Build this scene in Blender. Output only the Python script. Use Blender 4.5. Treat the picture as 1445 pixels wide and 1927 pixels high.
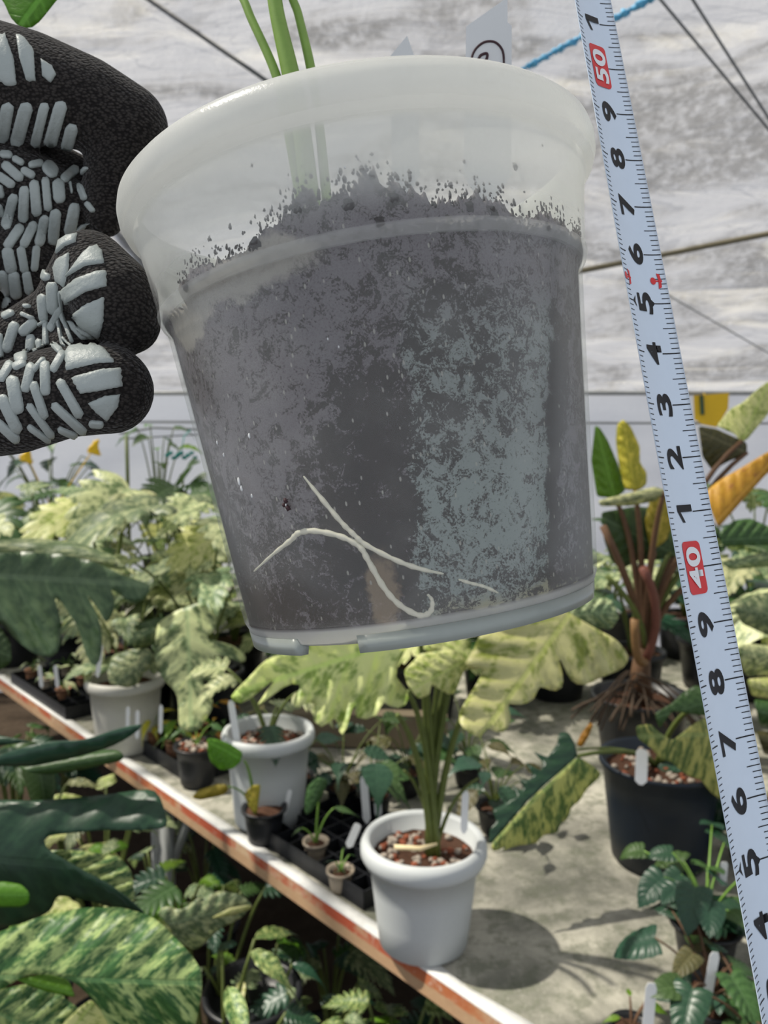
import bpy, bmesh, math, random
from mathutils import Vector, Matrix, noise
from mathutils.bvhtree import BVHTree
import numpy as np
random.seed(7)
for o in list(bpy.data.objects): bpy.data.objects.remove(o)
COL = bpy.context.scene.collection
V = Vector
# ---------------------------------------------------------------- camera
F = 1448.0; CX, CY = 722.5, 963.5; TH = math.atan(113/1448.0)
CAM = V((0, 0, 1.5))
cd = bpy.data.cameras.new('camera'); cam = bpy.data.objects.new('camera', cd); COL.objects.link(cam)
cam.location = CAM; cam.rotation_euler = (math.pi/2-TH, 0, 0)
cd.sensor_fit = 'VERTICAL'; cd.sensor_height = 34.6; cd.lens = 34.6*F/1927
cd.clip_start = 0.01; cd.clip_end = 100
cd.dof.use_dof = True; cd.dof.focus_distance = 0.142; cd.dof.aperture_fstop = 34
bpy.context.scene.camera = cam
# ---------------------------------------------------------------- light
sc = bpy.context.scene
sc.view_settings.view_transform = 'Standard'; sc.view_settings.look = 'None'
sc.view_settings.gamma = 1; sc.view_settings.exposure = 0.0; sc.view_settings.use_curve_mapping = False
w = bpy.data.worlds.new('hazy_sky'); sc.world = w; w.use_nodes = True
w.node_tree.nodes['Background'].inputs[0].default_value = (0.86, 0.91, 1.0, 1)
w.node_tree.nodes['Background'].inputs[1].default_value = 0.66
sd = bpy.data.lights.new('sun', 'SUN'); sun = bpy.data.objects.new('sun', sd); COL.objects.link(sun)
sd.energy = 15; sd.angle = math.radians(1.2); sd.color = (1, 0.93, 0.78)
SUN = V((-0.66, 0.06, 0.95)).normalized()
sun.rotation_euler = SUN.to_track_quat('Z', 'Y').to_euler(); sun.location = (0, 0, 4)

# ---------------------------------------------------------------- helpers
def at(px, py, d):
    """world point seen at photo pixel (px,py) at optical depth d metres"""
    x = (px-CX)/F*d; u = -(py-CY)/F*d; c, s = math.cos(TH), math.sin(TH)
    return CAM + V((x, d*c+u*s, u*c-d*s))
def on(px, py, z):
    k = (at(px, py, 1)-CAM); return CAM + k*((z-CAM.z)/k.z)
def tag(o, label=None, cat=None, group=None, kind=None):
    if label: o['label'] = label
    if cat: o['category'] = cat
    if group: o['group'] = group
    if kind: o['kind'] = kind
    return o
def empty(name, loc, label, cat, group=None):
    o = bpy.data.objects.new(name, None); o.empty_display_size = .02; COL.objects.link(o); o.location = loc
    return tag(o, label, cat, group)
def link(name, me, mats, parent=None, mat4=None):
    o = bpy.data.objects.new(name, me); COL.objects.link(o)
    if mats is not None:
        for m in (mats if isinstance(mats, (list, tuple)) else [mats]): me.materials.append(m)
    M = mat4 or Matrix.Identity(4)
    if parent:
        o.parent = parent
        top = parent; W = Matrix.Identity(4)
        while top: W = top.matrix_basis @ W; top = top.parent
        o.matrix_basis = W.inverted() @ M
    else: o.matrix_basis = M
    return o
def mesh(verts, faces, smooth=True, mi=None, name='mesh'):
    me = bpy.data.meshes.new(name); me.from_pydata([tuple(v) for v in verts], [], faces)
    if smooth: me.polygons.foreach_set('use_smooth', [True]*len(me.polygons))
    if mi: me.polygons.foreach_set('material_index', mi)
    me.update(); return me
class MB:
    def __init__(s): s.v = []; s.f = []; s.m = []
    def add(s, vs, fs, mi=0):
        n = len(s.v); s.v += [V(v) for v in vs]; s.f += [tuple(i+n for i in f) for f in fs]; s.m += [mi]*len(fs)
    def box(s, c, sz, R=None, mi=0):
        c = V(c); R = R or Matrix.Identity(3)
        vs = [c+R@V((x*sz[0]/2, y*sz[1]/2, z*sz[2]/2)) for x in (-1, 1) for y in (-1, 1) for z in (-1, 1)]
        s.add(vs, [(0,1,3,2),(4,6,7,5),(0,4,5,1),(2,3,7,6),(0,2,6,4),(1,5,7,3)], mi)
    def tube(s, pts, r, n=8, mi=0, cap=True):
        pts = [V(p) for p in pts]; R = r if isinstance(r, (list, tuple)) else [r]*len(pts)
        up = V((0.13, 0.21, 1)); rings = []; vs = []
        for i, p in enumerate(pts):
            t = (pts[min(i+1, len(pts)-1)]-pts[max(i-1, 0)]).normalized()
            a = t.cross(up)
            if a.length < .05: a = t.cross(V((1, 0.1, 0)))
            a.normalize(); b = t.cross(a)
            vs += [p+(a*math.cos(2*math.pi*k/n)+b*math.sin(2*math.pi*k/n))*R[i] for k in range(n)]
        fs = [(i*n+k, i*n+(k+1)%n, (i+1)*n+(k+1)%n, (i+1)*n+k) for i in range(len(pts)-1) for k in range(n)]
        if cap: fs += [tuple(range(n))[::-1], tuple((len(pts)-1)*n+k for k in range(n))]
        s.add(vs, fs, mi)
    def lathe(s, prof, n=48, M=None, mi=0, rf=None):
        M = M or Matrix.Identity(4); vs = []
        for (r, h) in prof:
            for k in range(n):
                a = 2*math.pi*k/n; q = r if rf is None else rf(r, h, a)
                vs.append(M@V((q*math.cos(a), q*math.sin(a), h)))
        fs = [(i*n+k, i*n+(k+1)%n, (i+1)*n+(k+1)%n, (i+1)*n+k) for i in range(len(prof)-1) for k in range(n)]
        s.add(vs, fs, mi)
    def ball(s, c, r, M=None, n=8, m=5, mi=0, jit=0):
        prof = [(math.sin(math.pi*i/m), -math.cos(math.pi*i/m)) for i in range(m+1)]; c = V(c)
        vs = []
        for (q, h) in prof:
            for k in range(n):
                a = 2*math.pi*k/n; p = V((q*math.cos(a), q*math.sin(a), h))
                j = 1+jit*noise.noise(p*1.7+c*90)
                p = V((p.x*r[0], p.y*r[1], p.z*r[2]))*j if not isinstance(r, float) else p*r*j
                vs.append(c+((M@p) if M else p))
        s.add(vs, [(i*n+k, i*n+(k+1)%n, (i+1)*n+(k+1)%n, (i+1)*n+k) for i in range(m) for k in range(n)], mi)
    def build(s, name, mats, parent=None, smooth=True, weld=True):
        me = mesh(s.v, s.f, smooth, s.m)
        if weld:
            bm = bmesh.new(); bm.from_mesh(me); bmesh.ops.remove_doubles(bm, verts=bm.verts, dist=1e-6)
            bmesh.ops.recalc_face_normals(bm, faces=bm.faces); bm.to_mesh(me); bm.free()
        return link(name, me, mats, parent)
def bez(a, b, c, n=10):
    return [a*(1-t)**2+b*2*t*(1-t)+c*t*t for t in [i/n for i in range(n+1)]]
def spl(pts, n=8):
    out = []; P = [pts[0]]+list(pts)+[pts[-1]]
    for i in range(1, len(P)-2):
        for k in range(n):
            t = k/n; a, b, c, d = P[i-1], P[i], P[i+1], P[i+2]
            out.append(tuple(.5*((2*b[j])+(-a[j]+c[j])*t+(2*a[j]-5*b[j]+4*c[j]-d[j])*t*t+(-a[j]+3*b[j]-3*c[j]+d[j])*t**3) for j in range(len(b))))
    out.append(tuple(pts[-1])); return out

# ---------------------------------------------------------------- materials
class NT:
    def __init__(s, name):
        s.mat = bpy.data.materials.new(name); s.mat.use_nodes = True; s.t = s.mat.node_tree
        for n in list(s.t.nodes): s.t.nodes.remove(n)
        s.out = s.t.nodes.new('ShaderNodeOutputMaterial')
    def n(s, typ, ins=None, **kw):
        nd = s.t.nodes.new('ShaderNode'+typ)
        for k, v in kw.items(): setattr(nd, k, v)
        for k, v in (ins or {}).items():
            sk = nd.inputs[k]
            if isinstance(v, bpy.types.NodeSocket): s.t.links.new(v, sk)
            elif isinstance(v, bpy.types.Node): s.t.links.new(v.outputs[0], sk)
            else:
                if sk.type == 'RGBA' and len(v) == 3: v = (*v, 1)
                sk.default_value = v
        return nd
    def math(s, op, a, b=0.0, c=None, clamp=False):
        ins = {0: a, 1: b}
        if c is not None: ins[2] = c
        return s.n('Math', ins, operation=op, use_clamp=clamp).outputs[0]
    def mix(s, f, a, b, blend='MIX'):
        nd = s.n('Mix', {}, data_type='RGBA', blend_type=blend)
        for k, v in ((0, f), (6, a), (7, b)):
            sk = nd.inputs[k]
            if isinstance(v, bpy.types.NodeSocket): s.t.links.new(v, sk)
            else: sk.default_value = v if k == 0 else (*v, 1)[:4]
        return nd.outputs[2]
    def noise(s, vec, scale, detail=3, rough=.5, dist=0, w=None):
        ins = {'Scale': scale, 'Detail': detail, 'Roughness': rough, 'Distortion': dist}
        if vec is not None: ins['Vector'] = vec
        if w is not None: ins['W'] = w
        return s.n('TexNoise', ins, noise_dimensions='4D' if w is not None else '3D').outputs[0]
    def ramp(s, f, lo, hi):
        return s.n('MapRange', {0: f, 1: lo, 2: hi}, interpolation_type='SMOOTHSTEP').outputs[0]
    def coord(s, which='Object'): return s.n('TexCoord').outputs[which]
    def mapping(s, vec, sc_=(1, 1, 1), loc=(0, 0, 0), rot=(0, 0, 0)):
        return s.n('Mapping', {'Vector': vec, 'Scale': sc_, 'Location': loc, 'Rotation': rot}).outputs[0]
    def bump(s, h, st=.3, dist=.002): return s.n('Bump', {'Height': h, 'Strength': st, 'Distance': dist}).outputs[0]
    def bsdf(s, col, rough=.6, spec=.4, normal=None, **kw):
        ins = {'Base Color': col, 'Roughness': rough, 'Specular IOR Level': spec}
        if normal is not None: ins['Normal'] = normal
        ins.update(kw); return s.n('BsdfPrincipled', ins).outputs[0]
    def done(s, sh): s.t.links.new(sh, s.out.inputs[0]); return s.mat
def plain(name, col, rough=.6, spec=.4, var=.15, scale=30, bump=0.0, **kw):
    m = NT(name); c = m.coord(); nz = m.noise(c, scale, 4, .6)
    a = tuple(max(0, x*(1-var)) for x in col); b = tuple(min(1, x*(1+var)) for x in col)
    nr = m.bump(nz, bump, .003) if bump else None
    return m.done(m.bsdf(m.mix(nz, a, b), rough, spec, nr, **kw))

def leafmat(name, dark, mid, cream, amt, rough=.42, tr=.35, sc_=1.0, veinc=None, streak=1.0, vst=.55):
    m = NT(name); uv = m.coord('UV'); rnd = m.n('ObjectInfo').outputs['Random']
    W = m.math('MULTIPLY', rnd, 37.0)
    a = m.noise(m.mapping(uv, (1.15*sc_, 3.4*sc_/streak, 1)), 1.0, 5, .62, .6, w=W)
    b = m.noise(m.mapping(uv, (4*sc_, 7*sc_/streak, 1)), 1.0, 4, .7, .3, w=m.math('ADD', W, 5.0))
    f = m.math('ADD', m.math('MULTIPLY', a, .65), m.math('MULTIPLY', b, .35))
    base = m.mix(m.ramp(b, .35, .65), dark, mid)
    th = .5+(.5-amt)*.36
    col = m.mix(m.ramp(f, th-.05, th+.06), base, cream) if amt > 0 else base
    sx = m.n('SeparateXYZ', {0: uv}); fr = m.math('FRACT', sx.outputs[0])
    va = m.ramp(m.math('ABSOLUTE', m.math('SUBTRACT', fr, .5)), .06, .015)
    sabs = m.math('ABSOLUTE', sx.outputs[1])
    vm = m.ramp(sabs, .05, .02)
    vv = m.math('MAXIMUM', m.math('MULTIPLY', va, .5), vm)
    vc = veinc or tuple(min(1, x*1.5+.05) for x in mid)
    col = m.mix(m.math('MULTIPLY', vv, vst), col, vc)
    # leaf to leaf tone differences
    hsv = m.n('HueSaturation', {'Hue': m.math('ADD', m.math('MULTIPLY', rnd, .03), .485), 'Value': m.math('ADD', m.math('MULTIPLY', rnd, .35), .82), 'Color': col}).outputs[0]
    nr = m.bump(m.math('SUBTRACT', m.math('MULTIPLY', b, .5), vv), vst*.65, .0015)
    p = m.bsdf(hsv, rough, .45, nr)
    t = m.n('BsdfTranslucent', {'Color': m.mix(1.0, hsv, (.95, 1.0, .62), 'MULTIPLY')}).outputs[0]
    return m.done(m.n('MixShader', {0: tr, 1: p, 2: t}).outputs[0])
LM = {
 'vcream': leafmat('leaf_pale_variegated', (.11, .16, .06), (.24, .31, .14), (.64, .66, .36), .56),
 'vyellow': leafmat('leaf_yellow_variegated', (.26, .36, .06), (.42, .50, .12), (.76, .77, .36), .60),
 'vsage': leafmat('leaf_sage_variegated', (.10, .17, .075), (.22, .30, .15), (.52, .58, .32), .45),
 'vmarble': leafmat('leaf_marbled', (.028, .085, .022), (.075, .17, .04), (.42, .50, .18), .48, sc_=2.2, streak=2.2, tr=.18),
 'dark': leafmat('leaf_dark_green', (.012, .044, .024), (.026, .075, .038), (.1, .2, .1), 0, .36, .12, veinc=(.04, .09, .05), vst=.25),
 'grey': leafmat('leaf_grey_green', (.045, .085, .035), (.095, .145, .065), (.3, .35, .2), 0, .36, .2, vst=.4),
 'mid': leafmat('leaf_mid_green', (.035, .085, .022), (.07, .14, .04), (.3, .4, .1), 0, .4, .3),
 'bright': leafmat('leaf_bright_green', (.13, .28, .02), (.20, .40, .04), (.5, .6, .1), 0, .4, .45),
 'yellow': leafmat('leaf_yellowing', (.38, .36, .03), (.55, .46, .05), (.75, .62, .1), .4, .45, .4),
 'orange': leafmat('leaf_orange_dying', (.50, .25, .02), (.62, .36, .04), (.35, .12, .05), .3, .5, .35),
 'brown': leafmat('leaf_dark_brown_green', (.045, .045, .015), (.09, .08, .025), (.15, .12, .05), .3, .5, .2),
 'half': leafmat('leaf_half_variegated', (.05, .11, .02), (.16, .22, .05), (.50, .50, .14), .5, .5, .2, sc_=1.6, streak=2),
}
M_STEM = plain('petiole_green', (.16, .30, .05), .45, .4, .25, 60)
M_STEMD = plain('petiole_olive', (.10, .13, .03), .5, .35, .3, 60)
M_STEMB = plain('petiole_brown', (.12, .065, .035), .6, .3, .35, 60)
M_WPOT = plain('white_speckled_plastic', (.50, .525, .53), .5, .35, .10, 400)
M_CPOT = plain('cream_plastic', (.5, .49, .44), .5, .35, .12, 200)
M_BPOT = plain('black_plastic', (.012, .013, .016), .4, .4, .3, 60)
M_NPOT = plain('navy_plastic', (.004, .010, .020), .42, .4, .3, 40)
M_TPOT = plain('terracotta_plastic', (.22, .11, .06), .7, .3, .3, 60)
M_CLEARPOT = plain('murky_small_pot', (.34, .28, .21), .4, .5, .25, 80)
M_SOIL = plain('potting_mix', (.07, .035, .022), .9, .15, .7, 160, .8)
M_GRAV = plain('pumice_gravel', (.36, .31, .26), .85, .2, .4, 90, .4)
M_GRAVR = plain('red_gravel', (.24, .075, .04), .85, .2, .4, 90, .4)
M_TAG = plain('white_plastic_tag', (.75, .76, .76), .45, .4, .06, 80)
M_INK = plain('brown_marker_ink', (.06, .03, .035), .6, .3, .1, 50)
M_BLUE = plain('blue_string', (.12, .42, .68), .6, .3, .15, 80)
M_WIRE = plain('grey_wire', (.12, .13, .14), .5, .4, .2, 80)
M_PIPE = plain('galvanised_pipe', (.30, .31, .31), .45, .5, .2, 30)
M_YEL = plain('yellow_plastic_card', (.78, .50, .02), .5, .3, .08, 40)
M_TEAL = plain('teal_plastic', (.02, .22, .19), .5, .3, .2, 40)

# ---------------------------------------------------------------- leaf meshes
def leaf_mesh(kind, seed, droop=.6, fold=.12, rip=.02):
    rs = random.Random(seed); pr = dict(
        monstera=dict(N=6, cut=.42, W=.52, gap=.22, a0=2.25, a1=.25),
        fern=dict(N=9, cut=.30, W=.42, gap=.34, a0=1.75, a1=.35),
        broad=dict(N=8, cut=2, W=.42, gap=0, a0=2.2, a1=.25),
        ovate=dict(N=7, cut=2, W=.30, gap=0, a0=1.2, a1=.2),
        lance=dict(N=6, cut=2, W=.19, gap=0, a0=.9, a1=.15))[kind]
    N, W = pr['N'], pr['W']; K, M = 7, 10; vs = []; fs = []; uvs = []
    def prof(t):
        if kind in ('monstera', 'fern'): return ((1-t)**.5)*(.72+.5*t)
        if kind == 'broad': return ((1-t)**.6)*(.8+.6*t)
        return max(0, math.sin(math.pi*min(1, t**.85)))**.8
    for side in (-1, 1):
        for k in range(N):
            cut = pr['cut']+rs.uniform(-.12, .12) if pr['cut'] < 1 else 2
            lenj = 1+rs.uniform(-.07, .07) if pr['cut'] < 1 else 1; zj = rs.uniform(-.06, .06) if pr['cut'] < 1 else 0
            base = len(vs)
            for i in range(K):
                u = i/(K-1)
                for j in range(M):
                    s = j/(M-1); q = max(0, (s-cut)/(1-cut)) if cut < 1 else 0
                    g = (1-pr['gap']*q)*(math.sqrt(max(0, 1-q**5)) if q > 0 else 1)
                    g = max(g, .25)
                    t = (k+.5+(u-.5)*g)/N; t0 = t
                    a = pr['a1']+(pr['a0']-pr['a1'])*(1-t0)**1.1
                    ss = s*(1+(lenj-1)*min(1, q*3)) if q else s
                    if q: ss *= 1-.10*(2*abs(u-.5))**2*q
                    a2 = a-.38*ss
                    wd = W*prof(t)*ss
                    x = side*wd*math.sin(a2); y = t*.86+wd*math.cos(a2)*.9
                    if kind in ('ovate', 'lance'): y = t+wd*math.cos(a2)*.3*(1-t)
                    z = -fold*.0+fold*abs(x)*1.3-.9*x*x*(1+zj*3)+rip*math.sin(math.pi*u)*min(1, s*1.5)*(1-t*.5)+zj*q*.5
                    th = droop*(max(y, 0)**1.3)
                    yy = y*math.cos(th*.55)-z*math.sin(th); zz = -y*math.sin(th*.55)+z*math.cos(th)
                    vs.append(V((x, yy, zz))); uvs.append((k+u, s*side))
            for i in range(K-1):
                for j in range(M-1):
                    f = (base+i*M+j, base+(i+1)*M+j, base+(i+1)*M+j+1, base+i*M+j+1)
                    fs.append(f if side > 0 else f[::-1])
    me = mesh(vs, fs); uvl = me.uv_layers.new(name='UVMap')
    for l in me.loops: uvl.data[l.index].uv = uvs[l.vertex_index]
    bm = bmesh.new(); bm.from_mesh(me); bmesh.ops.remove_doubles(bm, verts=bm.verts, dist=5e-4); bm.to_mesh(me); bm.free()
    th = droop; tip = V((0, math.cos(th*.55), -math.sin(th*.55)))
    return me, tip
LC = {}
def get_leaf(kind, mat, var, droop):
    k = (kind, mat, var, round(droop, 1))
    if k not in LC:
        me, tip = leaf_mesh(kind, hash_(kind)+var*17, droop, .10+.06*var, .02+.01*var); me.materials.append(LM[mat]); LC[k] = (me, tip)
    return LC[k]
def hash_(s): return sum(ord(c)*(i+3) for i, c in enumerate(s))
def leaf(parent, B, T, mat, kind='monstera', up=None, droop=.7, var=0, wide=1.0, name='leaf'):
    me, tip = get_leaf(kind, mat, var, droop); B, T = V(B), V(T)
    up = V(up or (0, -.35, 1))
    d = (T-B); L = d.length; d.normalize()
    z = (up-d*up.dot(d)).normalized(); x = d.cross(z)
    tl = tip.length; ty = tip.normalized(); ang = math.atan2(-ty.z, ty.y)
    R = Matrix((x, d, z)).transposed() @ Matrix.Rotation(ang, 3, 'X')
    S = Matrix.Diagonal((wide*L/tl, L/tl, L/tl)).to_4x4()
    return link(name, me, None, parent, Matrix.Translation(B) @ R.to_4x4() @ S)
def petiole(parent, A, B, r=.006, mat=None, sag=.0, name='petiole', lean=.5):
    A, B = V(A), V(B); c = A.lerp(B, lean); c.z = max(A.z, B.z)*.75+c.z*.25+sag
    c = V((A.x*.7+B.x*.3, A.y*.7+B.y*.3, A.z+(B.z-A.z)*.75+sag))
    pts = bez(A, c, B, 9); m = MB(); m.tube(pts, [r*(1.3-.6*i/9) for i in range(10)], 7)
    return m.build(name, mat or M_STEM, parent)

def pot(parent, c, R, h, mat, rb=None, rimh=.022, rimw=.010, soil=True, gravel=0, gr=.006, dep=.02, name='pot'):
    """c = centre of the underside"""
    c = V(c); rb = rb or R*.75; ri = R-rimw
    pr = [(0, .0), (rb*.85, 0), (rb, .008)] + [(rb+(ri-rb)*t, .008+(h-rimh-.008)*t) for t in (.33, .66, 1)]
    if rimh > .012:
        pr += [(ri+rimw*.6, h-rimh*1.0), (R, h-rimh*.65), (R, h-rimh*.3), (R-rimw*.35, h), (R-rimw*.9, h)]
    else: pr += [(R, h-rimh), (R, h)]
    pr += [(ri-.003, h-.004), (ri-.006, h-dep-.01), (0, h-dep-.012)]
    M = Matrix.Translation(c); m = MB(); m.lathe(pr, 48, M); p = m.build(name, mat, parent)
    if soil:
        m = MB(); rr = ri-.005; n = 40; vs = []; prf = [rr*t for t in (0, .2, .4, .6, .8, 1)]
        for q in prf:
            for k in range(n):
                a = 2*math.pi*k/n; x, y = q*math.cos(a), q*math.sin(a)
                vs.append(c+V((x, y, h-dep+.004*noise.noise(V((x, y, 0))*70+c*3)+(.004*(1-(q/rr)**2)))))
        m.add(vs, [(i*n+k, i*n+(k+1)%n, (i+1)*n+(k+1)%n, (i+1)*n+k) for i in range(5) for k in range(n)])
        s = m.build('soil', M_SOIL, parent)
        if gravel:
            for nm, mt, cnt in (('gravel', M_GRAV, gravel), ('red_gravel', M_GRAVR, gravel//2)):
                m = MB(); rs = random.Random(int(c.x*1e4)+cnt)
                for _ in range(cnt):
                    a = rs.uniform(0, 6.28); q = rr*.92*math.sqrt(rs.random()); g = gr*rs.uniform(.6, 1.4)
                    m.ball(c+V((q*math.cos(a), q*math.sin(a), h-dep+.005)), (g, g*.8, g*.7), Matrix.Rotation(rs.uniform(0, 3), 3, 'Z'), 7, 5, jit=.5)
                tag(m.build(nm, mt, s), kind='stuff')
    return p
def plant_tag(c, top, wd, label, tilt=0, group=None, mat=None, face=None):
    """thin plastic label stuck in a pot from c up to top"""
    c, top = V(c), V(top); d = (top-c); L = d.length; d.normalize()
    f = V(face or (0, -1, .1)); x = d.cross(f).normalized(); n = x.cross(d)
    m = MB(); out = [(-.5, 0), (-.5, .9), (-.3, 1), (.3, 1), (.5, .9), (.5, 0), (.15, -.12), (-.15, -.12)]
    vs = [c+x*(a*wd)+d*(b*L)+n*t for t in (-.0004, .0004) for a, b in out]; k = len(out)
    m.add(vs, [tuple(range(k))[::-1], tuple(range(k, 2*k))]+[(i, (i+1)%k, k+(i+1)%k, k+i) for i in range(k)])
    o = m.build('plant_label', mat or M_TAG, None, smooth=False); return tag(o, label, 'plant label', group)

# ================================================================ SETTING
ZB = .70  # bench top
# floor
m = NT('ground_soil'); c = m.coord(); nz = m.noise(c, 14, 6, .7); n2 = m.noise(c, 3, 3)
M_FLOOR = m.done(m.bsdf(m.mix(nz, (.02, .015, .01), (.09, .065, .045)), .95, .1, m.bump(nz, .8, .02)))
mb = MB(); N = 40
vs = [V((-4+8*i/N, -.8+6.2*j/N, .02*noise.noise(V((i, j, 0))*.7))) for i in range(N+1) for j in range(N+1)]
mb.add(vs, [(i*(N+1)+j, (i+1)*(N+1)+j, (i+1)*(N+1)+j+1, i*(N+1)+j+1) for i in range(N) for j in range(N)])
tag(mb.build('floor', M_FLOOR), kind='structure')
# greenhouse film
def filmmat(name, clear, base=(.78, .78, .80)):
    m = NT(name); c = m.coord()
    st = m.mapping(c, (.8, 2.2, 1), rot=(0, 0, .5)); a = m.noise(st, 1.3, 5, .6, 1.2); b = m.noise(c, 20, 6, .75); d = m.noise(m.mapping(c, (.7, 5, 1), rot=(0, 0, -.12)), 1.1, 5, .6, 1.4)
    cr = m.noise(m.mapping(c, (1.2, 7, 1), rot=(0, 0, .75)), .9, 3, .5, 2.0)
    crease = m.ramp(m.math('ABSOLUTE', m.math('SUBTRACT', cr, .5)), .018, .004)
    dirt_shade = m.math('MULTIPLY', m.ramp(a, .40, .60), m.ramp(b, .25, .60))  # mottle puts both dirt and shadows from outside into the film colour
    col = m.mix(dirt_shade, base, tuple(x*.42 for x in base))
    col = m.mix(m.math('MULTIPLY', m.ramp(d, .50, .70), .40), col, (.66, .64, .58))
    col = m.mix(m.math('MULTIPLY', crease, .5), col, (.14, .14, .15))
    nr = m.bump(m.math('ADD', d, m.math('MULTIPLY', b, .25)), .9, .05)
    di = m.n('BsdfDiffuse', {'Color': col, 'Normal': nr}).outputs[0]; tl = m.n('BsdfTranslucent', {'Color': col, 'Normal': nr}).outputs[0]
    s1 = m.n('MixShader', {0: .6, 1: di, 2: tl}).outputs[0]
    gl = m.n('BsdfGlossy', {'Roughness': .35, 'Color': (.6, .6, .6), 'Normal': nr}).outputs[0]
    s2 = m.n('MixShader', {0: .08, 1: s1, 2: gl}).outputs[0]
    tp = m.n('BsdfTransparent', {'Color': (.95, .96, 1)}).outputs[0]
    fac = m.math('MULTIPLY', m.math('SUBTRACT', 1.0, m.math('MULTIPLY', dirt_shade, .7)), clear)
    return m.done(m.n('MixShader', {0: fac, 1: s2, 2: tp}).outputs[0])
M_FILM = filmmat('greenhouse_film', .42, (.285, .285, .30))
YW = 4.7; ZW = 1.5+(850-742)/1448*YW
def filmz(y):   # height of the film at distance y from the camera
    t = max(0, 1-max(y, -1.2)/YW); return ZW + 1.75*math.sin(min(1, t)*math.pi/2)**.9
mb = MB(); NX, NY = 150, 110; vs = []
for i in range(NX+1):
    for j in range(NY+1):
        x = -6.5+13*i/NX; y = -.7+(YW+.7)*j/NY
        q = x*.5+y*.9
        wr = .045*noise.noise(V((x*.7-y*.3, q*2.2, 0)))+.018*noise.noise(V((x*1.5, q*6, 3)))+.03*noise.noise(V((x*3-y, y*.8, 7)))
        edge = min(1, (YW-y)*2)
        vs.append(V((x, y, filmz(y)+wr*edge-.06*abs(math.sin(x*1.1))*edge)))
mb.add(vs, [(i*(NY+1)+j, (i+1)*(NY+1)+j, (i+1)*(NY+1)+j+1, i*(NY+1)+j+1) for i in range(NX) for j in range(NY)])
tag(mb.build('ceiling', M_FILM), kind='structure')
# back wall: white sheet, slightly wavy
m = NT('white_wall_sheet'); c = m.coord(); a = m.noise(m.mapping(c, (1, 1, 5)), 1.2, 5, .6); b = m.noise(c, 60, 4, .7)
col = m.mix(m.math('ADD', m.math('MULTIPLY', a, .7), m.math('MULTIPLY', b, .3)), (.62, .63, .68), (.92, .93, .96))
M_WALL = m.done(m.n('MixShader', {0: .5, 1: m.n('BsdfDiffuse', {'Color': col}).outputs[0], 2: m.n('BsdfTranslucent', {'Color': col}).outputs[0]}).outputs[0])
mb = MB(); NX = 90; NZ = 16
vs = [V((-6.5+13*i/NX, YW+.008*noise.noise(V((i*.4, j*.5, 0))), ZW*j/NZ)) for i in range(NX+1) for j in range(NZ+1)]
mb.add(vs, [(i*(NZ+1)+j, (i+1)*(NZ+1)+j, (i+1)*(NZ+1)+j+1, i*(NZ+1)+j+1) for i in range(NX) for j in range(NZ)])
tag(mb.build('wall_back', M_WALL), kind='structure')
# film rail along the wall top, purlins under the film
mb = MB(); mb.tube([(-6.4, YW-.06, ZW+.0), (6.4, YW-.06, ZW+.0)], .014, 8); tag(mb.build('trim_1', M_PIPE), kind='structure')
mb = MB(); mb.tube([(-6.4, YW-.07, ZW-.16), (6.4, YW-.07, ZW-.19)], .007, 8); tag(mb.build('trim_2', M_PIPE), kind='structure')
def film_line(p1, p2, off=-.03):
    """points just under the film between two photo pixels"""
    out = []
    for k in range(25):
        t = k/24; d = (at(p1[0]+(p2[0]-p1[0])*t, p1[1]+(p2[1]-p1[1])*t, 1)-CAM); lo, hi = .3, YW/d.y
        if CAM.z+d.z*hi < ZW: out.append(CAM+d*hi*.99); continue
        for _ in range(30):
            mid = (lo+hi)/2; p = CAM+d*mid
            if p.z > filmz(p.y)+off: hi = mid
            else: lo = mid
        out.append(CAM+d*lo)
    return out
def overhead(name, label, cat, pts, r, mat):
    m = MB(); m.tube(pts, r, 6); return tag(m.build(name, mat), label, cat)
M_SEAM = plain('dark_film_seam', (.16, .14, .09), .7, .3, .2, 20)
overhead('film_seam', 'dark seam crossing the ceiling film right of the held pot, behind the tape measure', 'seam', film_line((600, 607), (1760, 378), -.08), .013, M_SEAM)
overhead('taut_wire', 'dark taut wire slanting over the ceiling film left of the held plant stems', 'wire', film_line((20, -183), (545, 182)), .008, M_WIRE)
overhead('taut_wire', 'left one of two parallel wires in the upper right corner', 'wire', film_line((1210, -40), (1560, 380), -.08), .005, M_WIRE)
overhead('taut_wire', 'right one of two parallel wires in the upper right corner', 'wire', film_line((1275, -45), (1560, 400), -.12), .005, M_WIRE)
overhead('taut_wire', 'thin grey wire sagging low on the film, right of the 4 on the tape', 'wire', film_line((1230, 540), (1560, 730), -.08), .004, M_PIPE)
for i, (a, b) in enumerate((((640, -60), (1100, 60)), ((640, 85), (1060, -40)), ((1150, 560), (1560, 520)))):
    pass
# roof pipes that stand outside, above the film
for i, x in enumerate((-2.2, 2.3)):
    m = MB(); m.tube([(x+.35*(y-1), y, filmz(y)+.05) for y in [-.6+k*.4 for k in range(14)] if y < YW], .02, 8)
    tag(m.build('trim_%d' % (3+i), M_PIPE), kind='structure')
m = MB(); m.tube([(-6.4, 1.9, filmz(1.9)+.07), (6.4, 2.3, filmz(2.3)+.07)], .02, 8); tag(m.build('trim_5', M_PIPE), kind='structure')
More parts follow.
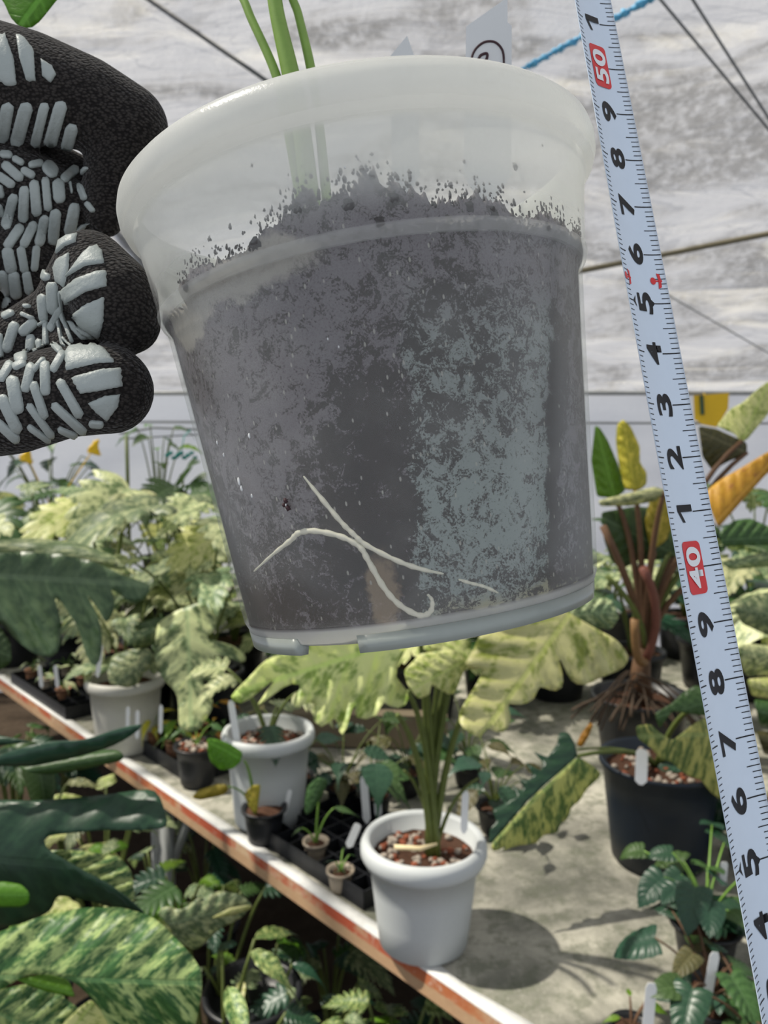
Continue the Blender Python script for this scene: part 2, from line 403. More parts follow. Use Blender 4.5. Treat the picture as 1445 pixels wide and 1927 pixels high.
# knotted blue string
m = MB(); pts = film_line((985, 128), (1225, -5), -.1)
m.tube(pts, .004, 6)
for k, p in enumerate(pts):
    g = .008+.007*((k*7)%5)/4; m.ball(p+V((0, 0, -.004)), (g*1.4, g, g*.8), Matrix.Rotation(k*.7, 3, 'Z'), 7, 5, jit=.6)
tag(m.build('blue_string', M_BLUE), 'knotted pale blue string tied under the film beside the tape top', 'string')
# hanging support wires & clips by the back wall
m = MB(); p = at(238, 815, 4.2); m.tube([p+V((0, 0, 0)), V((p.x, p.y, .95))], .010, 6); tag(m.build('support_pole', M_STEMD), 'thin greenish pole in front of the white wall below the glove', 'pole')
m = MB(); m.tube([at(225, 816, 4.3), at(290, 805, 4.3), at(370, 808, 4.3), at(620, 800, 4.3)], .006, 6); m.tube([at(225, 826, 4.3), at(370, 818, 4.3), at(620, 812, 4.3)], .004, 6)
tag(m.build('support_wire', M_WIRE), 'pair of horizontal support wires in front of the white wall under the gloved fingers', 'wire')

# ================================================================ BENCH
E0 = on(0, 1278, ZB); E1 = on(944, 1927, ZB); ed = (E1-E0).normalized(); en = V((-ed.y, ed.x, 0));
if en.x < 0: en = -en
A = E0-ed*1.6; Bp = E1+ed*.5; BW = 2.1
bench = empty('greenhouse_bench', V(((A+Bp)/2).xy.to_3d()), 'long grey concrete-topped bench with a red-rusted steel edge', 'bench')
m = NT('weathered_bench_board'); c = m.coord(); a = m.noise(c, 5, 6, .65, .5); b = m.noise(c, 24, 6, .72); d = m.noise(c, 150, 3, .7)
col = m.mix(m.ramp(a, .35, .65), (.44, .42, .355), (.17, .17, .14)); col = m.mix(m.math('MULTIPLY', m.ramp(b, .46, .62), .65), col, (.13, .14, .10))
col = m.mix(m.math('MULTIPLY', m.ramp(d, .55, .75), .35), col, (.60, .58, .50))
M_BOARD = m.done(m.bsdf(col, .88, .15, m.bump(b, .5, .004)))
m = NT('rusted_red_paint'); c = m.coord(); a = m.noise(m.mapping(c, (1, 1, 1)), 9, 6, .7); b = m.noise(c, 45, 5, .7); g = m.noise(c, 3, 3)
col = m.mix(m.ramp(a, .38, .55), (.50, .35, .22), (.42, .09, .045)); col = m.mix(m.math('MULTIPLY', m.ramp(g, .45, .6), .7), col, (.45, .19, .07)); col = m.mix(m.math('MULTIPLY', m.ramp(b, .55, .7), .6), col, (.6, .52, .42))
zz = m.n('SeparateXYZ', {0: c}).outputs[2]
col = m.mix(m.ramp(m.math('ADD', zz, m.math('MULTIPLY', m.math('SUBTRACT', a, .5), .012)), .683, .679), col, m.mix(b, (.50, .36, .22), (.40, .22, .12)))
M_RUST = m.done(m.bsdf(col, .75, .25, m.bump(b, .4, .003)))
mb = MB(); n = 60
topv = []
for i in range(n+1):
    p = A.lerp(Bp, i/n); j = .004*noise.noise(V((i*.9, 0, 0)))
    topv += [p+en*(.012+j), p+en*BW, p+en*(.012+j)-V((0, 0, .018)), p+en*BW-V((0, 0, .018))]
mb.add(topv, [f for i in range(n) for f in ((i*4, i*4+4, i*4+5, i*4+1), (i*4+2, i*4+3, i*4+7, i*4+6), (i*4, i*4+2, i*4+6, i*4+4), (i*4+1, i*4+5, i*4+7, i*4+3))]+[(0, 1, 3, 2), (n*4, n*4+2, n*4+3, n*4+1)])
mb.build('bench_top', M_BOARD, bench, smooth=False)
Rb = Matrix((ed, en, V((0, 0, 1)))).transposed(); LN = (Bp-A).length; mid = (A+Bp)/2
mb = MB(); mb.box(mid+en*.002-V((0, 0, .020)), (LN, .004, .040), Rb); mb.box(mid+en*.02-V((0, 0, .022)), (LN, .036, .004), Rb)
mb.build('edge_rail', M_RUST, bench, smooth=False)
M_LIP = plain('chalky_white_edge', (.62, .62, .60), .8, .2, .2, 70, .4)
mb = MB(); vs = []
for i in range(n*2+1):
    p = A.lerp(Bp, i/(2*n)); w1 = .022+.008*noise.noise(V((i*.37, 5, 0)))+.004*noise.noise(V((i*1.3, 9, 0)))
    vs += [p+V((0, 0, .0)), p+V((0, 0, .004)), p+en*w1+V((0, 0, .005)), p+en*(w1+.002)-V((0, 0, .001))]
mb.add(vs, [(i*4+k, i*4+k+4, i*4+k+5, i*4+k+1) for i in range(2*n) for k in range(3)])
mb.build('edge_strip', M_LIP, bench)
for t, s in ((.28, .05), (.62, .05), (.9, .05), (.28, BW-.1), (.62, BW-.1), (.9, BW-.1)):
    p = A.lerp(Bp, t)+en*s; mb = MB(); mb.tube([V((p.x, p.y, .0)), V((p.x, p.y, ZB-.02))], .016, 8); mb.build('leg', M_PIPE, bench)
# grey diagonal brace seen under the edge
mb = MB(); p = on(290, 1470, ZB)+en*.03; mb.tube([V((p.x, p.y, 0)), p-V((0, 0, .03))], .018, 8); mb.tube([p-V((0, 0, .25)), p-V((-.08, -.03, .03))], .012, 8); mb.build('brace', M_PIPE, bench)
# wooden board lying further back
mb = MB(); q = at(680, 1415, 2.0); q.z = ZB+.045; mb.box(q+V((.02, 0.1, 0.004)), (.42, .05, .09), Matrix.Rotation(-.06, 3, 'Z'))
tag(mb.build('timber_board', plain('old_grey_timber', (.16, .13, .09), .85, .15, .35, 12, .3), smooth=False), 'weathered brown board standing on edge behind the middle white pot', 'board')
# ================================================================ HELD POT
PB = CAM+V((.0083, .1670, -.0342)); ax = V((math.sin(-.1589), math.sin(.0674), 1)).normalized()
e1 = V((0, 1, 0)).cross(ax).normalized(); e2 = ax.cross(e1)
PM = Matrix.Translation(PB) @ Matrix((e1, e2, ax)).transposed().to_4x4(); PMI = PM.inverted()
held = empty('held_potted_plant', PB, 'frosted clear plastic pot of dark soil and white roots, held tilted by the glove', 'potted plant')
TK = .0007
outer = [(.0, .0015), (.030, .0015), (.0345, .0), (.0368, .0008), (.0382, .004), (.0393, .014), (.0404, .026), (.0416, .038), (.0430, .052), (.0443, .0645), (.0446, .0662),
         (.0455, .0672), (.0459, .0684), (.0457, .0700), (.0461, .0735), (.0468, .079), (.0476, .0835), (.0482, .0850), (.0497, .0862), (.0504, .0880), (.0505, .0898), (.0501, .0914), (.0489, .0926), (.0475, .0928)]
inner = [(.0468, .0920), (.0466, .0895)]+[(r-TK*1.0, h) for (r, h) in outer[4:17]][::-1]+[(.036, .0028), (.0, .0028)]
def shell_r(h):
    P = [(h_, r_) for r_, h_ in outer[4:17]]
    return float(np.interp(h, [p[0] for p in P], [p[1] for p in P]))
m = NT('frosted_clear_plastic'); c = m.coord()
fog = m.noise(c, 90, 5, .6); fine = m.noise(c, 1800, 2, .6)
nr = m.bump(m.math('ADD', fine, m.math('MULTIPLY', fog, .5)), .22, .0003)
geo = m.n('LayerWeight', {'Blend': .25}).outputs['Facing']
df = m.n('BsdfDiffuse', {'Color': (.92, .93, .91)}).outputs[0]; tl = m.n('BsdfTranslucent', {'Color': (.95, .95, .90)}).outputs[0]
milk = m.n('MixShader', {0: .55, 1: df, 2: tl}).outputs[0]
tp = m.n('BsdfTransparent', {'Color': (.97, .98, .97)}).outputs[0]
sz = m.n('SeparateXYZ', {0: c}).outputs[2]
# the plastic of rim is thicker and milkier than the wall
rimf = m.ramp(sz, .0835, .0865)
upf = m.ramp(sz, .069, .079)
fac = m.math('ADD', m.math('ADD', .045, m.math('MULTIPLY', geo, .10)), m.math('ADD', m.math('MULTIPLY', upf, .48), m.math('MULTIPLY', rimf, .25)), clamp=True)
def band(lo, hi, s_): return m.math('MULTIPLY', m.ramp(sz, lo-s_, lo), m.ramp(sz, hi+s_, hi))
fac = m.math('ADD', fac, m.math('MULTIPLY', m.math('ADD', band(.0664, .0682, .0002), band(.0848, .0860, .0002)), .22))
fac = m.math('ADD', fac, m.math('MULTIPLY', m.ramp(sz, .0042, .0030), .7))
fac = m.math('ADD', fac, m.math('MULTIPLY', m.ramp(fog, .45, .7), .05), clamp=True)
body = m.n('MixShader', {0: fac, 1: tp, 2: milk}).outputs[0]
gl = m.n('BsdfGlossy', {'Roughness': .24, 'Color': (1, 1, 1), 'Normal': nr}).outputs[0]
fr = m.n('Fresnel', {'IOR': 1.42, 'Normal': nr}).outputs[0]
M_SHELL = m.done(m.n('MixShader', {0: m.math('MINIMUM', m.math('MULTIPLY', fr, .7), m.math('ADD', .07, m.math('MULTIPLY', m.ramp(sz, .084, .086), .14))), 1: body, 2: gl}).outputs[0])
M_FOOT = plain('milky_plastic_foot', (.34, .37, .34), .3, .5, .08, 300)
mb = MB(); mb.lathe(outer+inner, 160)
me = mesh(mb.v, mb.f); bm = bmesh.new(); bm.from_mesh(me); bmesh.ops.remove_doubles(bm, verts=bm.verts, dist=1e-6); bmesh.ops.recalc_face_normals(bm, faces=bm.faces); bm.to_mesh(me); bm.free()
shell = link('pot', me, M_SHELL, held, PM)
# feet: three arcs under the base with gaps between them
def foot_arc(a0, a1):
    m = MB(); n = 30; vs = []
    for i in range(n+1):
        a = a0+(a1-a0)*i/n; c_, s_ = math.cos(a), math.sin(a)
        for r, h in ((.0375, .002), (.0371, -.0012), (.0352, -.0014), (.0345, .001)): vs.append(V((r*c_, r*s_, h)))
    m.add(vs, [(i*4+k, i*4+4+k, i*4+4+(k+1)%4, i*4+(k+1)%4) for i in range(n) for k in range(4)]+[(0, 1, 2, 3), (n*4+3, n*4+2, n*4+1, n*4)])
    return m
for a0, a1 in ((2.55, 4.02), (4.37, 5.90), (-.15, 1.0), (1.2, 2.35)):
    f = foot_arc(a0, a1); o = link('foot', mesh(f.v, f.f), M_FOOT, held, PM)
# cone the soil presses against
def soil_r(h): return (shell_r(h) if h < .0835 else shell_r(.0835))-TK-.0002
mbc = MB(); mbc.lathe([(soil_r(h), h) for h in np.linspace(.003, .0835, 60)], 200, PM)
CONE = BVHTree.FromPolygons(mbc.v, mbc.f)
def pot_hit(px, py):
    """(angle, height) on the soil face in pot coordinates for a photo pixel"""
    d = (at(px, py, 1)-CAM).normalized(); h = CONE.ray_cast(CAM, d)[0]
    if h is None: return None
    l = PMI@h; return math.atan2(l.y, l.x), l.z
def pot_pt(a, h, off=0): r = soil_r(h)+off; return PM@V((r*math.cos(a), r*math.sin(a), h))
edge = [(335, 540), (365, 505), (420, 490), (470, 468), (500, 428), (520, 425), (545, 392), (570, 352), (590, 358), (600, 382), (620, 372), (645, 358), (670, 350), (680, 318), (705, 320), (712, 345), (730, 352), (748, 340), (765, 355), (800, 365), (812, 385), (850, 375), (880, 372), (900, 362), (915, 380), (940, 375), (962, 402), (985, 415), (1020, 402), (1045, 412), (1075, 438), (1092, 440)]
EH = sorted(x for x in (pot_hit(*e) for e in edge) if x)
def soil_top(a):
    a = (a+math.pi) % (2*math.pi)-math.pi
    b = float(np.interp(a, [e[0] for e in EH], [e[1] for e in EH])) if EH[0][0] <= a <= EH[-1][0] else .068+.004*noise.noise(V((math.cos(a)*3, math.sin(a)*3, 0)))
    j = .0009*noise.noise(V((a*40, 0, 0)))+.0008*noise.noise(V((a*110, 4, 0)))+.0004*noise.noise(V((a*300, 8, 0)))
    return min(.0828, b+j*1.6)
# soil body with its ragged upper edge
NA, NH = 900, 60; vs = []; uvs = []
for j in range(NH+1):
    for i in range(NA):
        a = 2*math.pi*i/NA; t = soil_top(a); h = .0032+(t-.0032)*j/NH; r = soil_r(h)
        vs.append(V((r*math.cos(a), r*math.sin(a), h))); uvs.append((((a+math.pi/2+math.pi) % (2*math.pi)-math.pi)*.043*100, h*100))
fs = [(j*NA+i, j*NA+(i+1) % NA, (j+1)*NA+(i+1) % NA, (j+1)*NA+i) for j in range(NH) for i in range(NA)]
for (q, dz) in ((.97, -.0006), (.9, -.0016), (.6, -.003), (.3, -.003), (0.02, -.002)):
    b0 = len(vs)
    for i in range(NA):
        a = 2*math.pi*i/NA; t = soil_top(a)*q**1.5+.070*(1-q**1.5)
        r = soil_r(t)*q; vs.append(V((r*math.cos(a), r*math.sin(a), t+dz+.0012*noise.noise(V((r*math.cos(a), r*math.sin(a), 0))*300)))); uvs.append((9, 9))
    p0 = b0-NA; fs += [(p0+i, p0+(i+1) % NA, b0+(i+1) % NA, b0+i) for i in range(NA)]
me = mesh(vs, fs); uvl = me.uv_layers.new(name='UVMap')
for l in me.loops: uvl.data[l.index].uv = uvs[l.vertex_index]
# seam of the uv at the back is out of sight
def uvpx(px, py):
    q = pot_hit(px, py)
    while q is None: px -= 2*(1 if px > 730 else -1); q = pot_hit(px, py)
    a, h = q; return (((a+math.pi/2+math.pi) % (2*math.pi)-math.pi)*4.3, h*100)
m = NT('wet_soil_behind_plastic'); uv = m.coord('UV'); c = m.coord()
ob = m.noise(c, 150, 4, .6); fine = m.noise(c, 900, 5, .75, .4); finer = m.noise(c, 2400, 4, .8); grain = m.noise(c, 4200, 2, .5); big = m.noise(c, 45, 4, .6)
mid_ = m.noise(c, 330, 6, .78, .8)
duv = m.n('VectorMath', {0: uv, 1: m.n('VectorMath', {0: m.n('TexNoise', {'Vector': c, 'Scale': 120.0, 'Detail': 6.0, 'Roughness': .7}).outputs['Color'], 1: (.5, .5, .5)}, operation='SUBTRACT').outputs[0]}, operation='ADD').outputs[0]
def blob(px, py, ru, rv, soft=.5, rot=0):
    u0, v0 = uvpx(px, py)
    v = m.mapping(duv, (1/ru, 1/rv, 0), (-u0/ru, -v0/rv, 0))
    ln = m.n('VectorMath', {0: v}, operation='LENGTH').outputs['Value']
    return m.ramp(ln, 1+soft/2, 1-soft/2)
# film of silt on the inside of the plastic (grey lilac), darker crumbs where wet mix touches
dark = m.mix(ob, (.012, .008, .007), (.045, .028, .025))
silt = m.mix(big, (.150, .128, .146), (.210, .182, .202)); silt = m.mix(m.math('MULTIPLY', m.ramp(grain, .45, .7), .5), silt, (.080, .062, .070))
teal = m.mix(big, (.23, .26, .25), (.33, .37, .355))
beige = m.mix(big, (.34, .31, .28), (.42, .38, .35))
sxy = m.n('SeparateXYZ', {0: duv}); vv = sxy.outputs[1]; uu = sxy.outputs[0]
def side(p1, p2, soft=.12):
    (ua, va), (ub, vb) = uvpx(*p1), uvpx(*p2); k = (ub-ua)/(vb-va)
    e_ = m.math('SUBTRACT', uu, m.math('ADD', m.math('MULTIPLY', vv, k), ua-k*va)); return m.ramp(e_, -soft, soft)
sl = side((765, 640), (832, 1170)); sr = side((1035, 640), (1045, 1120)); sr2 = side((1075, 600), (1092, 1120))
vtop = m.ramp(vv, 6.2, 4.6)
zr = m.math('MULTIPLY', m.math('MULTIPLY', sl, m.math('SUBTRACT', 1.0, sr)), vtop)     # teal column: reflection in the plastic, painted into the soil colour
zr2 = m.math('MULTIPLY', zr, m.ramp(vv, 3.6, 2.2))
zd = m.math('MULTIPLY', m.math('MULTIPLY', sr, m.math('SUBTRACT', 1.0, sr2)), m.ramp(vv, 6.0, 4.6))      # shading band at right, put into the colour as denser dark crumbs
zd2 = blob(690, 900, .95, 1.8, .9)     # reddish dark core
zup = blob(850, 700, 1.6, 1.9, .9)
# chance of dark crumbs
pr_ = m.math('ADD', .455, m.math('MULTIPLY', zd, .13)); pr_ = m.math('ADD', pr_, m.math('MULTIPLY', m.ramp(uu, uvpx(1060, 900)[0], uvpx(1110, 900)[0]), .05)); pr_ = m.math('ADD', pr_, m.math('MULTIPLY', m.ramp(uu, uvpx(470, 900)[0], uvpx(400, 900)[0]), m.math('MULTIPLY', m.ramp(vv, 4.6, 3.0), .06)))
pr_ = m.math('ADD', pr_, m.math('MULTIPLY', zd2, .10)); pr_ = m.math('ADD', pr_, m.math('MULTIPLY', zup, .05))
low = m.ramp(vv, 3.6, .3); pr_ = m.math('ADD', pr_, m.math('MULTIPLY', low, .09))
pr_ = m.math('SUBTRACT', pr_, m.math('MULTIPLY', zr2, .05))
comb = m.math('ADD', m.math('MULTIPLY', mid_, .65), m.math('MULTIPLY', finer, .35))
mk = m.ramp(m.math('SUBTRACT', comb, pr_), .035, -.01)
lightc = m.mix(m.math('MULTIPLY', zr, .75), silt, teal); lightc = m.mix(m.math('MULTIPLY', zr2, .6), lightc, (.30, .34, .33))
sunlit_zone = m.math('MAXIMUM', blob(350, 600, 1.0, .5, .35), blob(450, 515, 1.5, .38, .5))  # sunlit beige area at upper left, painted into the soil colour
lightc = m.mix(sunlit_zone, lightc, beige); mk = m.math('MULTIPLY', mk, m.math('SUBTRACT', 1.0, m.math('MULTIPLY', sunlit_zone, .85)))
# yellowish bottom corner where the mix is thin
bot = m.math('MULTIPLY', m.ramp(vv, .75, .35), m.ramp(uu, -.3, .8)); lightc = m.mix(m.math('MULTIPLY', bot, .9), lightc, (.42, .38, .25))
col = m.mix(m.math('MULTIPLY', mk, .97), lightc, dark)
# tan shadow patch beside the curled root, painted into the soil colour
tan = blob(722, 1110, .30, .62, .5); col = m.mix(m.math('MULTIPLY', tan, .55), col, (.42, .30, .20))
# pale fibres and glints
fib = m.n('TexVoronoi', {'Vector': m.mapping(c, (1, 1, .45), rot=(.4, .2, .6)), 'Scale': 1000.0}, feature='F1')
fm = m.math('MULTIPLY', m.ramp(fib.outputs['Distance'], .24, .14), m.ramp(m.n('SeparateColor', {0: fib.outputs['Color']}).outputs[0], .72, .76))
col = m.mix(m.math('MULTIPLY', fm, .75), col, (.42, .40, .36))
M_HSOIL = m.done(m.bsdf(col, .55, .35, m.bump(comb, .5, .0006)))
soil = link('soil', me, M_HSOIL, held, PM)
# roots pressed against the plastic
M_ROOT = plain('white_root', (.74, .70, .58), .55, .3, .14, 500)
def root(pts, r):
    P = [pot_hit(*p) for p in spl(pts, 6)]; P = [p for p in P if p]; W = []; n = len(P)
    for i, (a, h) in enumerate(P):
        t = i/(n-1); W.append((pot_pt(a, h, -.0001+.0), r*min(1, .35+t*4, .35+(1-t)*4)*(1+.15*math.sin(i*1.9))))
    m = MB(); m.tube([q[0] for q in W], [q[1] for q in W], 8); return m.build('root', M_ROOT, soil)
root([(571, 896), (600, 932), (640, 980), (665, 1005), (690, 1026), (745, 1054), (790, 1070), (835, 1080)], .00048)
root([(862, 1090), (885, 1097), (912, 1104), (938, 1116)], .00032)
root([(478, 1075), (515, 1042), (548, 1016), (562, 1003), (592, 999), (640, 1009), (676, 1028), (693, 1055), (722, 1105), (752, 1138), (790, 1158), (810, 1150), (813, 1130), (804, 1118)], .00055)
# stray crumbs on the clean band above the soil
m = MB()
for (px, py, s) in ((997, 234, 4.5), (906, 213, 3), (873, 305, 3), (681, 318, 5), (700, 330, 6), (968, 314, 6), (848, 350, 5), (770, 325, 4), (1019, 274, 2), (1090, 238, 2.5), (813, 210, 2), (475, 312, 2.5), (388, 306, 3), (498, 396, 2.5), (480, 460, 10), (350, 538, 11), (560, 392, 8), (655, 385, 10), (715, 418, 9), (742, 372, 9), (885, 390, 9), (930, 400, 8), (1030, 425, 7), (395, 450, 5), (360, 490, 5)):
    q = pot_hit(px, py)
    if q:
        p = pot_pt(q[0], min(q[1], .083), .0001); g = s/1448*.13
        Rm = Matrix((e1, e2, ax)).transposed() @ Matrix.Rotation(q[0], 3, 'Z'); m.ball(p, (.00012, g, g*1.1), Rm, 9, 6, jit=1.1)
rs = random.Random(5)
for k in range(420):
    i = rs.randrange(len(EH)-1); a = EH[0][0]+(EH[-1][0]-EH[0][0])*rs.random(); h = soil_top(a)+abs(rs.gauss(0, .0014))
    if h > .0825: continue
    g = rs.uniform(.00008, .00035); Rm = Matrix((e1, e2, ax)).transposed() @ Matrix.Rotation(a, 3, 'Z'); m.ball(pot_pt(a, h, .0001), (.0001, g, g*rs.uniform(.6, 2)), Rm, 6, 4, jit=1)
o = m.build('soil_crumbs', plain('soil_crumb', (.035, .028, .028), .8, .2, .4, 900), held); tag(o, kind='stuff')
# water droplets / pale flecks on the outside
m = MB()
for (px, py, s) in ((458, 905, 6), (463, 918, 4.5), (477, 820, 4), (545, 950, 2.5), (418, 832, 3), (430, 855, 3), (650, 320, 2), (482, 932, 3), (620, 640, 2), (640, 655, 2)):
    q = pot_hit(px, py)
    if q:
        g = s/1448*.125; Rm = Matrix((e1, e2, ax)).transposed() @ Matrix.Rotation(q[0], 3, 'Z'); m.ball(pot_pt(q[0], q[1], TK+.0003), (.0002, g*.7, g*1.4), Rm, 9, 6, jit=.4)
o = m.build('pale_flecks', M_TAG, held); tag(o, kind='stuff')
m = MB()
for (px, py, s) in ((544, 942, 5), (548, 955, 6), (541, 950, 4)):
    q = pot_hit(px, py); g = s/1448*.125; Rm = Matrix((e1, e2, ax)).transposed() @ Matrix.Rotation(q[0], 3, 'Z'); m.ball(pot_pt(q[0], q[1], TK+.0003), (.0004, g, g), Rm, 9, 6, jit=.9)
m.build('dirt_speck', M_INK, held)
# stems growing out of the held pot, one carries a leaf that dips into the frame
def stem(pts, r):
    m = MB(); P = spl(pts, 8); m.tube([at(x, y, d) for x, y, d, *_ in P], [r*p[3] for p in P], 12); return m
M_FSTEM = plain('fresh_green_stem', (.22, .36, .07), .4, .45, .22, 300)
stem([(575, 430, .185, 1.1), (540, 230, .185, 1.1), (519, 140, .185, 1), (475, 40, .186, .9), (440, -30, .188, .85), (330, -160, .195, .8), (190, -210, .205, .7), (120, -190, .21, .6)], .00115).build('petiole', M_FSTEM, held)
stem([(590, 430, .184, 1.1), (565, 230, .184, 1.05), (546, 135, .184, 1), (522, 30, .184, .85), (508, -60, .184, .8), (480, -220, .184, .7)], .00215).build('petiole', M_FSTEM, held)
stem([(620, 430, .186, 1.1), (600, 230, .186, 1), (584, 125, .186, 1), (562, 30, .186, .9), (545, -40, .186, .85), (560, -220, .19, .7)], .00115).build('petiole', M_FSTEM, held)
HELD_LEAF = True
# labels stuck in the held pot
def flat_tag(poly, d0, label, marks=None):
    m = MB(); k = len(poly); vs = [at(x, y, d0+.0003*y/100) for x, y in poly]+[at(x, y, d0+.0006+.0003*y/100) for x, y in poly]
    m.add(vs, [tuple(range(k)), tuple(range(k, 2*k))[::-1]]+[(i, k+i, k+(i+1) % k, (i+1) % k) for i in range(k)])
    o = m.build('plant_label', M_TAG, None, smooth=False); tag(o, label, 'plant label')
    if marks:
        m = MB()
        for st, wd in marks: m.tube([at(x, y, d0-.00008+.0003*y/100) for x, y in spl(st, 6)], wd/1448*d0, 6)
        m.build('handwriting', M_INK, o)
    return o
flat_tag([(877, 50), (942, 4), (955, -6), (955, 42), (963, 48), (962, 330), (915, 400), (872, 330)], .190, 'larger white plant label in the held pot with a hand-drawn circled mark',
         [([(889, 140), (886, 118), (893, 95), (910, 80), (930, 79), (944, 92), (948, 112), (945, 138), (930, 155), (905, 155), (889, 140)], 2.2), ([(900, 112), (905, 104), (916, 101), (915, 112), (903, 128), (925, 128)], 2.6)])
flat_tag([(733, 107), (766, 67), (780, 106), (786, 104), (790, 330), (765, 380), (738, 330)], .195, 'small pointed white plant label tip showing above the held pot rim')

# ================================================================ GLOVED HAND
ch = [  # chains of (px, py, depth, radius px)
 [(215, 563, .160, 82), (172, 503, .163, 68), (118, 590, .170, 58), (45, 645, .173, 64), (-60, 680, .178, 76), (-220, 600, .19, 100)],
 [(240, 605, .162, 62), (215, 563, .160, 80)],
 [(204, 733, .157, 84), (120, 738, .158, 86), (20, 768, .160, 88), (-100, 780, .165, 92), (-260, 700, .18, 110)],
 [(-90, 330, .190, 62), (40, 345, .189, 66), (120, 392, .192, 58), (120, 450, .198, 50)],
 [(-90, 470, .193, 60), (40, 480, .193, 64), (85, 545, .197, 55), (60, 590, .2, 50)],
 [(-260, 240, .19, 150), (-80, 138, .182, 108), (60, 166, .181, 97), (165, 196, .183, 82), (240, 238, .186, 76), (218, 320, .189, 58), (197, 382, .190, 42), (198, 412, .190, 34)],
 [(150, 655, .166, 48), (100, 660, .170, 50), (20, 700, .173, 60)],
 [(-260, 300, .20, 120), (-60, 290, .20, 90), (60, 330, .20, 78), (150, 340, .197, 45)],
 [(-300, 440, .21, 220), (-120, 420, .215, 150), (40, 420, .218, 110), (60, 560, .215, 70)],
 [(-300, 440, .21, 220), (-700, 560, .22, 200), (-1000, 650, .225, 185)]]
m = MB()
for C in ch:
    P = [(at(x, y, d), r/1448*d) for x, y, d, r in C]
    for (a, ra), (b, rb) in zip(P, P[1:]):
        k = max(2, int((b-a).length/.0012))
        for i in range(k+1):
            t = i/k; m.ball(a.lerp(b, t), ra+(rb-ra)*t, None, 20, 12)
me = mesh(m.v, m.f); tmp = bpy.data.objects.new('tmp', me); COL.objects.link(tmp)
md = tmp.modifiers.new('r', 'REMESH'); md.mode = 'VOXEL'; md.voxel_size = .0009
md = tmp.modifiers.new('s', 'SMOOTH'); md.factor = .6; md.iterations = 7
dg = bpy.context.evaluated_depsgraph_get(); gm = bpy.data.meshes.new_from_object(tmp.evaluated_get(dg)); bpy.data.objects.remove(tmp)
gm.polygons.foreach_set('use_smooth', [True]*len(gm.polygons))
GBV = BVHTree.FromPolygons([v.co.copy() for v in gm.vertices], [tuple(p.vertices) for p in gm.polygons])
m = NT('black_knit'); c = m.coord()
vo = m.n('TexVoronoi', {'Vector': m.mapping(c, (1, 1, 1.5), rot=(0, .5, 0)), 'Scale': 1250.0}).outputs['Distance']; nz = m.noise(c, 60, 3)
rowz = m.n('TexWave', {'Vector': m.mapping(c, rot=(0, .9, 0)), 'Scale': 330.0, 'Distortion': 1.2, 'Detail': 1.0, 'Detail Scale': 2.0}).outputs['Fac']
hh = m.math('ADD', m.math('MULTIPLY', vo, -1.0), m.math('MULTIPLY', rowz, .3))
col = m.mix(m.ramp(vo, .25, .7), (.052, .046, .042), (.008, .007, .007)); col = m.mix(m.math('MULTIPLY', nz, .35), col, (.03, .025, .022))
M_KNIT = m.done(m.bsdf(col, .88, .2, m.bump(hh, .8, .0006), **{'Sheen Weight': .15, 'Sheen Roughness': .4}))
hand = empty('gloved_hand', at(-260, 440, .2), 'hand in a black knit work glove with grey rubber grips holding the pot', 'hand')
link('glove', gm, M_KNIT, hand)
m = NT('grey_rubber_grip'); c = m.coord(); nz = m.noise(c, 700, 4, .65); b = m.noise(c, 130, 3)
M_GRIP = m.done(m.bsdf(m.mix(b, (.33, .37, .355), (.47, .51, .49)), .42, .4, m.bump(nz, .5, .0005)))
def cap(x1, y1, x2, y2, w):
    a = math.atan2(y2-y1, x2-x1); L = math.hypot(x2-x1, y2-y1); r = w/2; r2 = min(r, L/2); P = []
    cx1, cy1, cx2, cy2 = x1+math.cos(a)*r2*.6, y1+math.sin(a)*r2*.6, x2-math.cos(a)*r2*.6, y2-math.sin(a)*r2*.6
    for k in range(7): t = a-math.pi/2+math.pi*k/6; P.append((cx2+r*math.cos(t)*(1 if k not in (0, 6) else 1), cy2+r*math.sin(t)))
    for k in range(7): t = a+math.pi/2+math.pi*k/6; P.append((cx1+r*math.cos(t), cy1+r*math.sin(t)))
    return P
A2 = lambda P: [(x/2, y/2) for x, y in P]
B2 = lambda P: [(x/3.853, 380+y/3.853) for x, y in P]
pads = [A2(p) for p in ([(-20, 140), (20, 136), (50, 220), (60, 315), (30, 320), (-20, 290)], [(62, 135), (90, 145), (125, 190), (132, 300), (100, 300), (75, 220)], [(155, 225), (195, 250), (210, 280), (190, 310), (160, 285)])]
pads += [A2(cap(*q)) for q in ((30, 400, 8, 525, 46), (100, 400, 62, 537, 50), (168, 398, 132, 542, 36), (230, 395, 186, 548, 48), (272, 478, 250, 562, 46), (5, 582, 42, 584, 24), (52, 597, 85, 615, 22), (112, 622, 156, 614, 24), (172, 620, 205, 655, 46), (238, 675, 288, 635, 34), (305, 655, 328, 632, 13),
    (18, 620, 78, 672, 34), (85, 640, 125, 662, 28), (-5, 660, 48, 697, 32), (52, 740, 22, 852, 36), (92, 710, 88, 828, 36), (128, 688, 140, 803, 36), (170, 676, 182, 786, 29), (218, 685, 225, 755, 44), (262, 688, 270, 726, 8), (298, 698, 318, 748, 24), (328, 764, 352, 795, 18), (-4, 775, 8, 812, 24),
    (78, 855, 28, 928, 34), (128, 842, 88, 924, 34), (170, 820, 146, 918, 36), (210, 798, 200, 912, 40), (282, 775, 260, 878, 42), (28, 940, 45, 1020, 42), (0, 700, 8, 740, 20))]
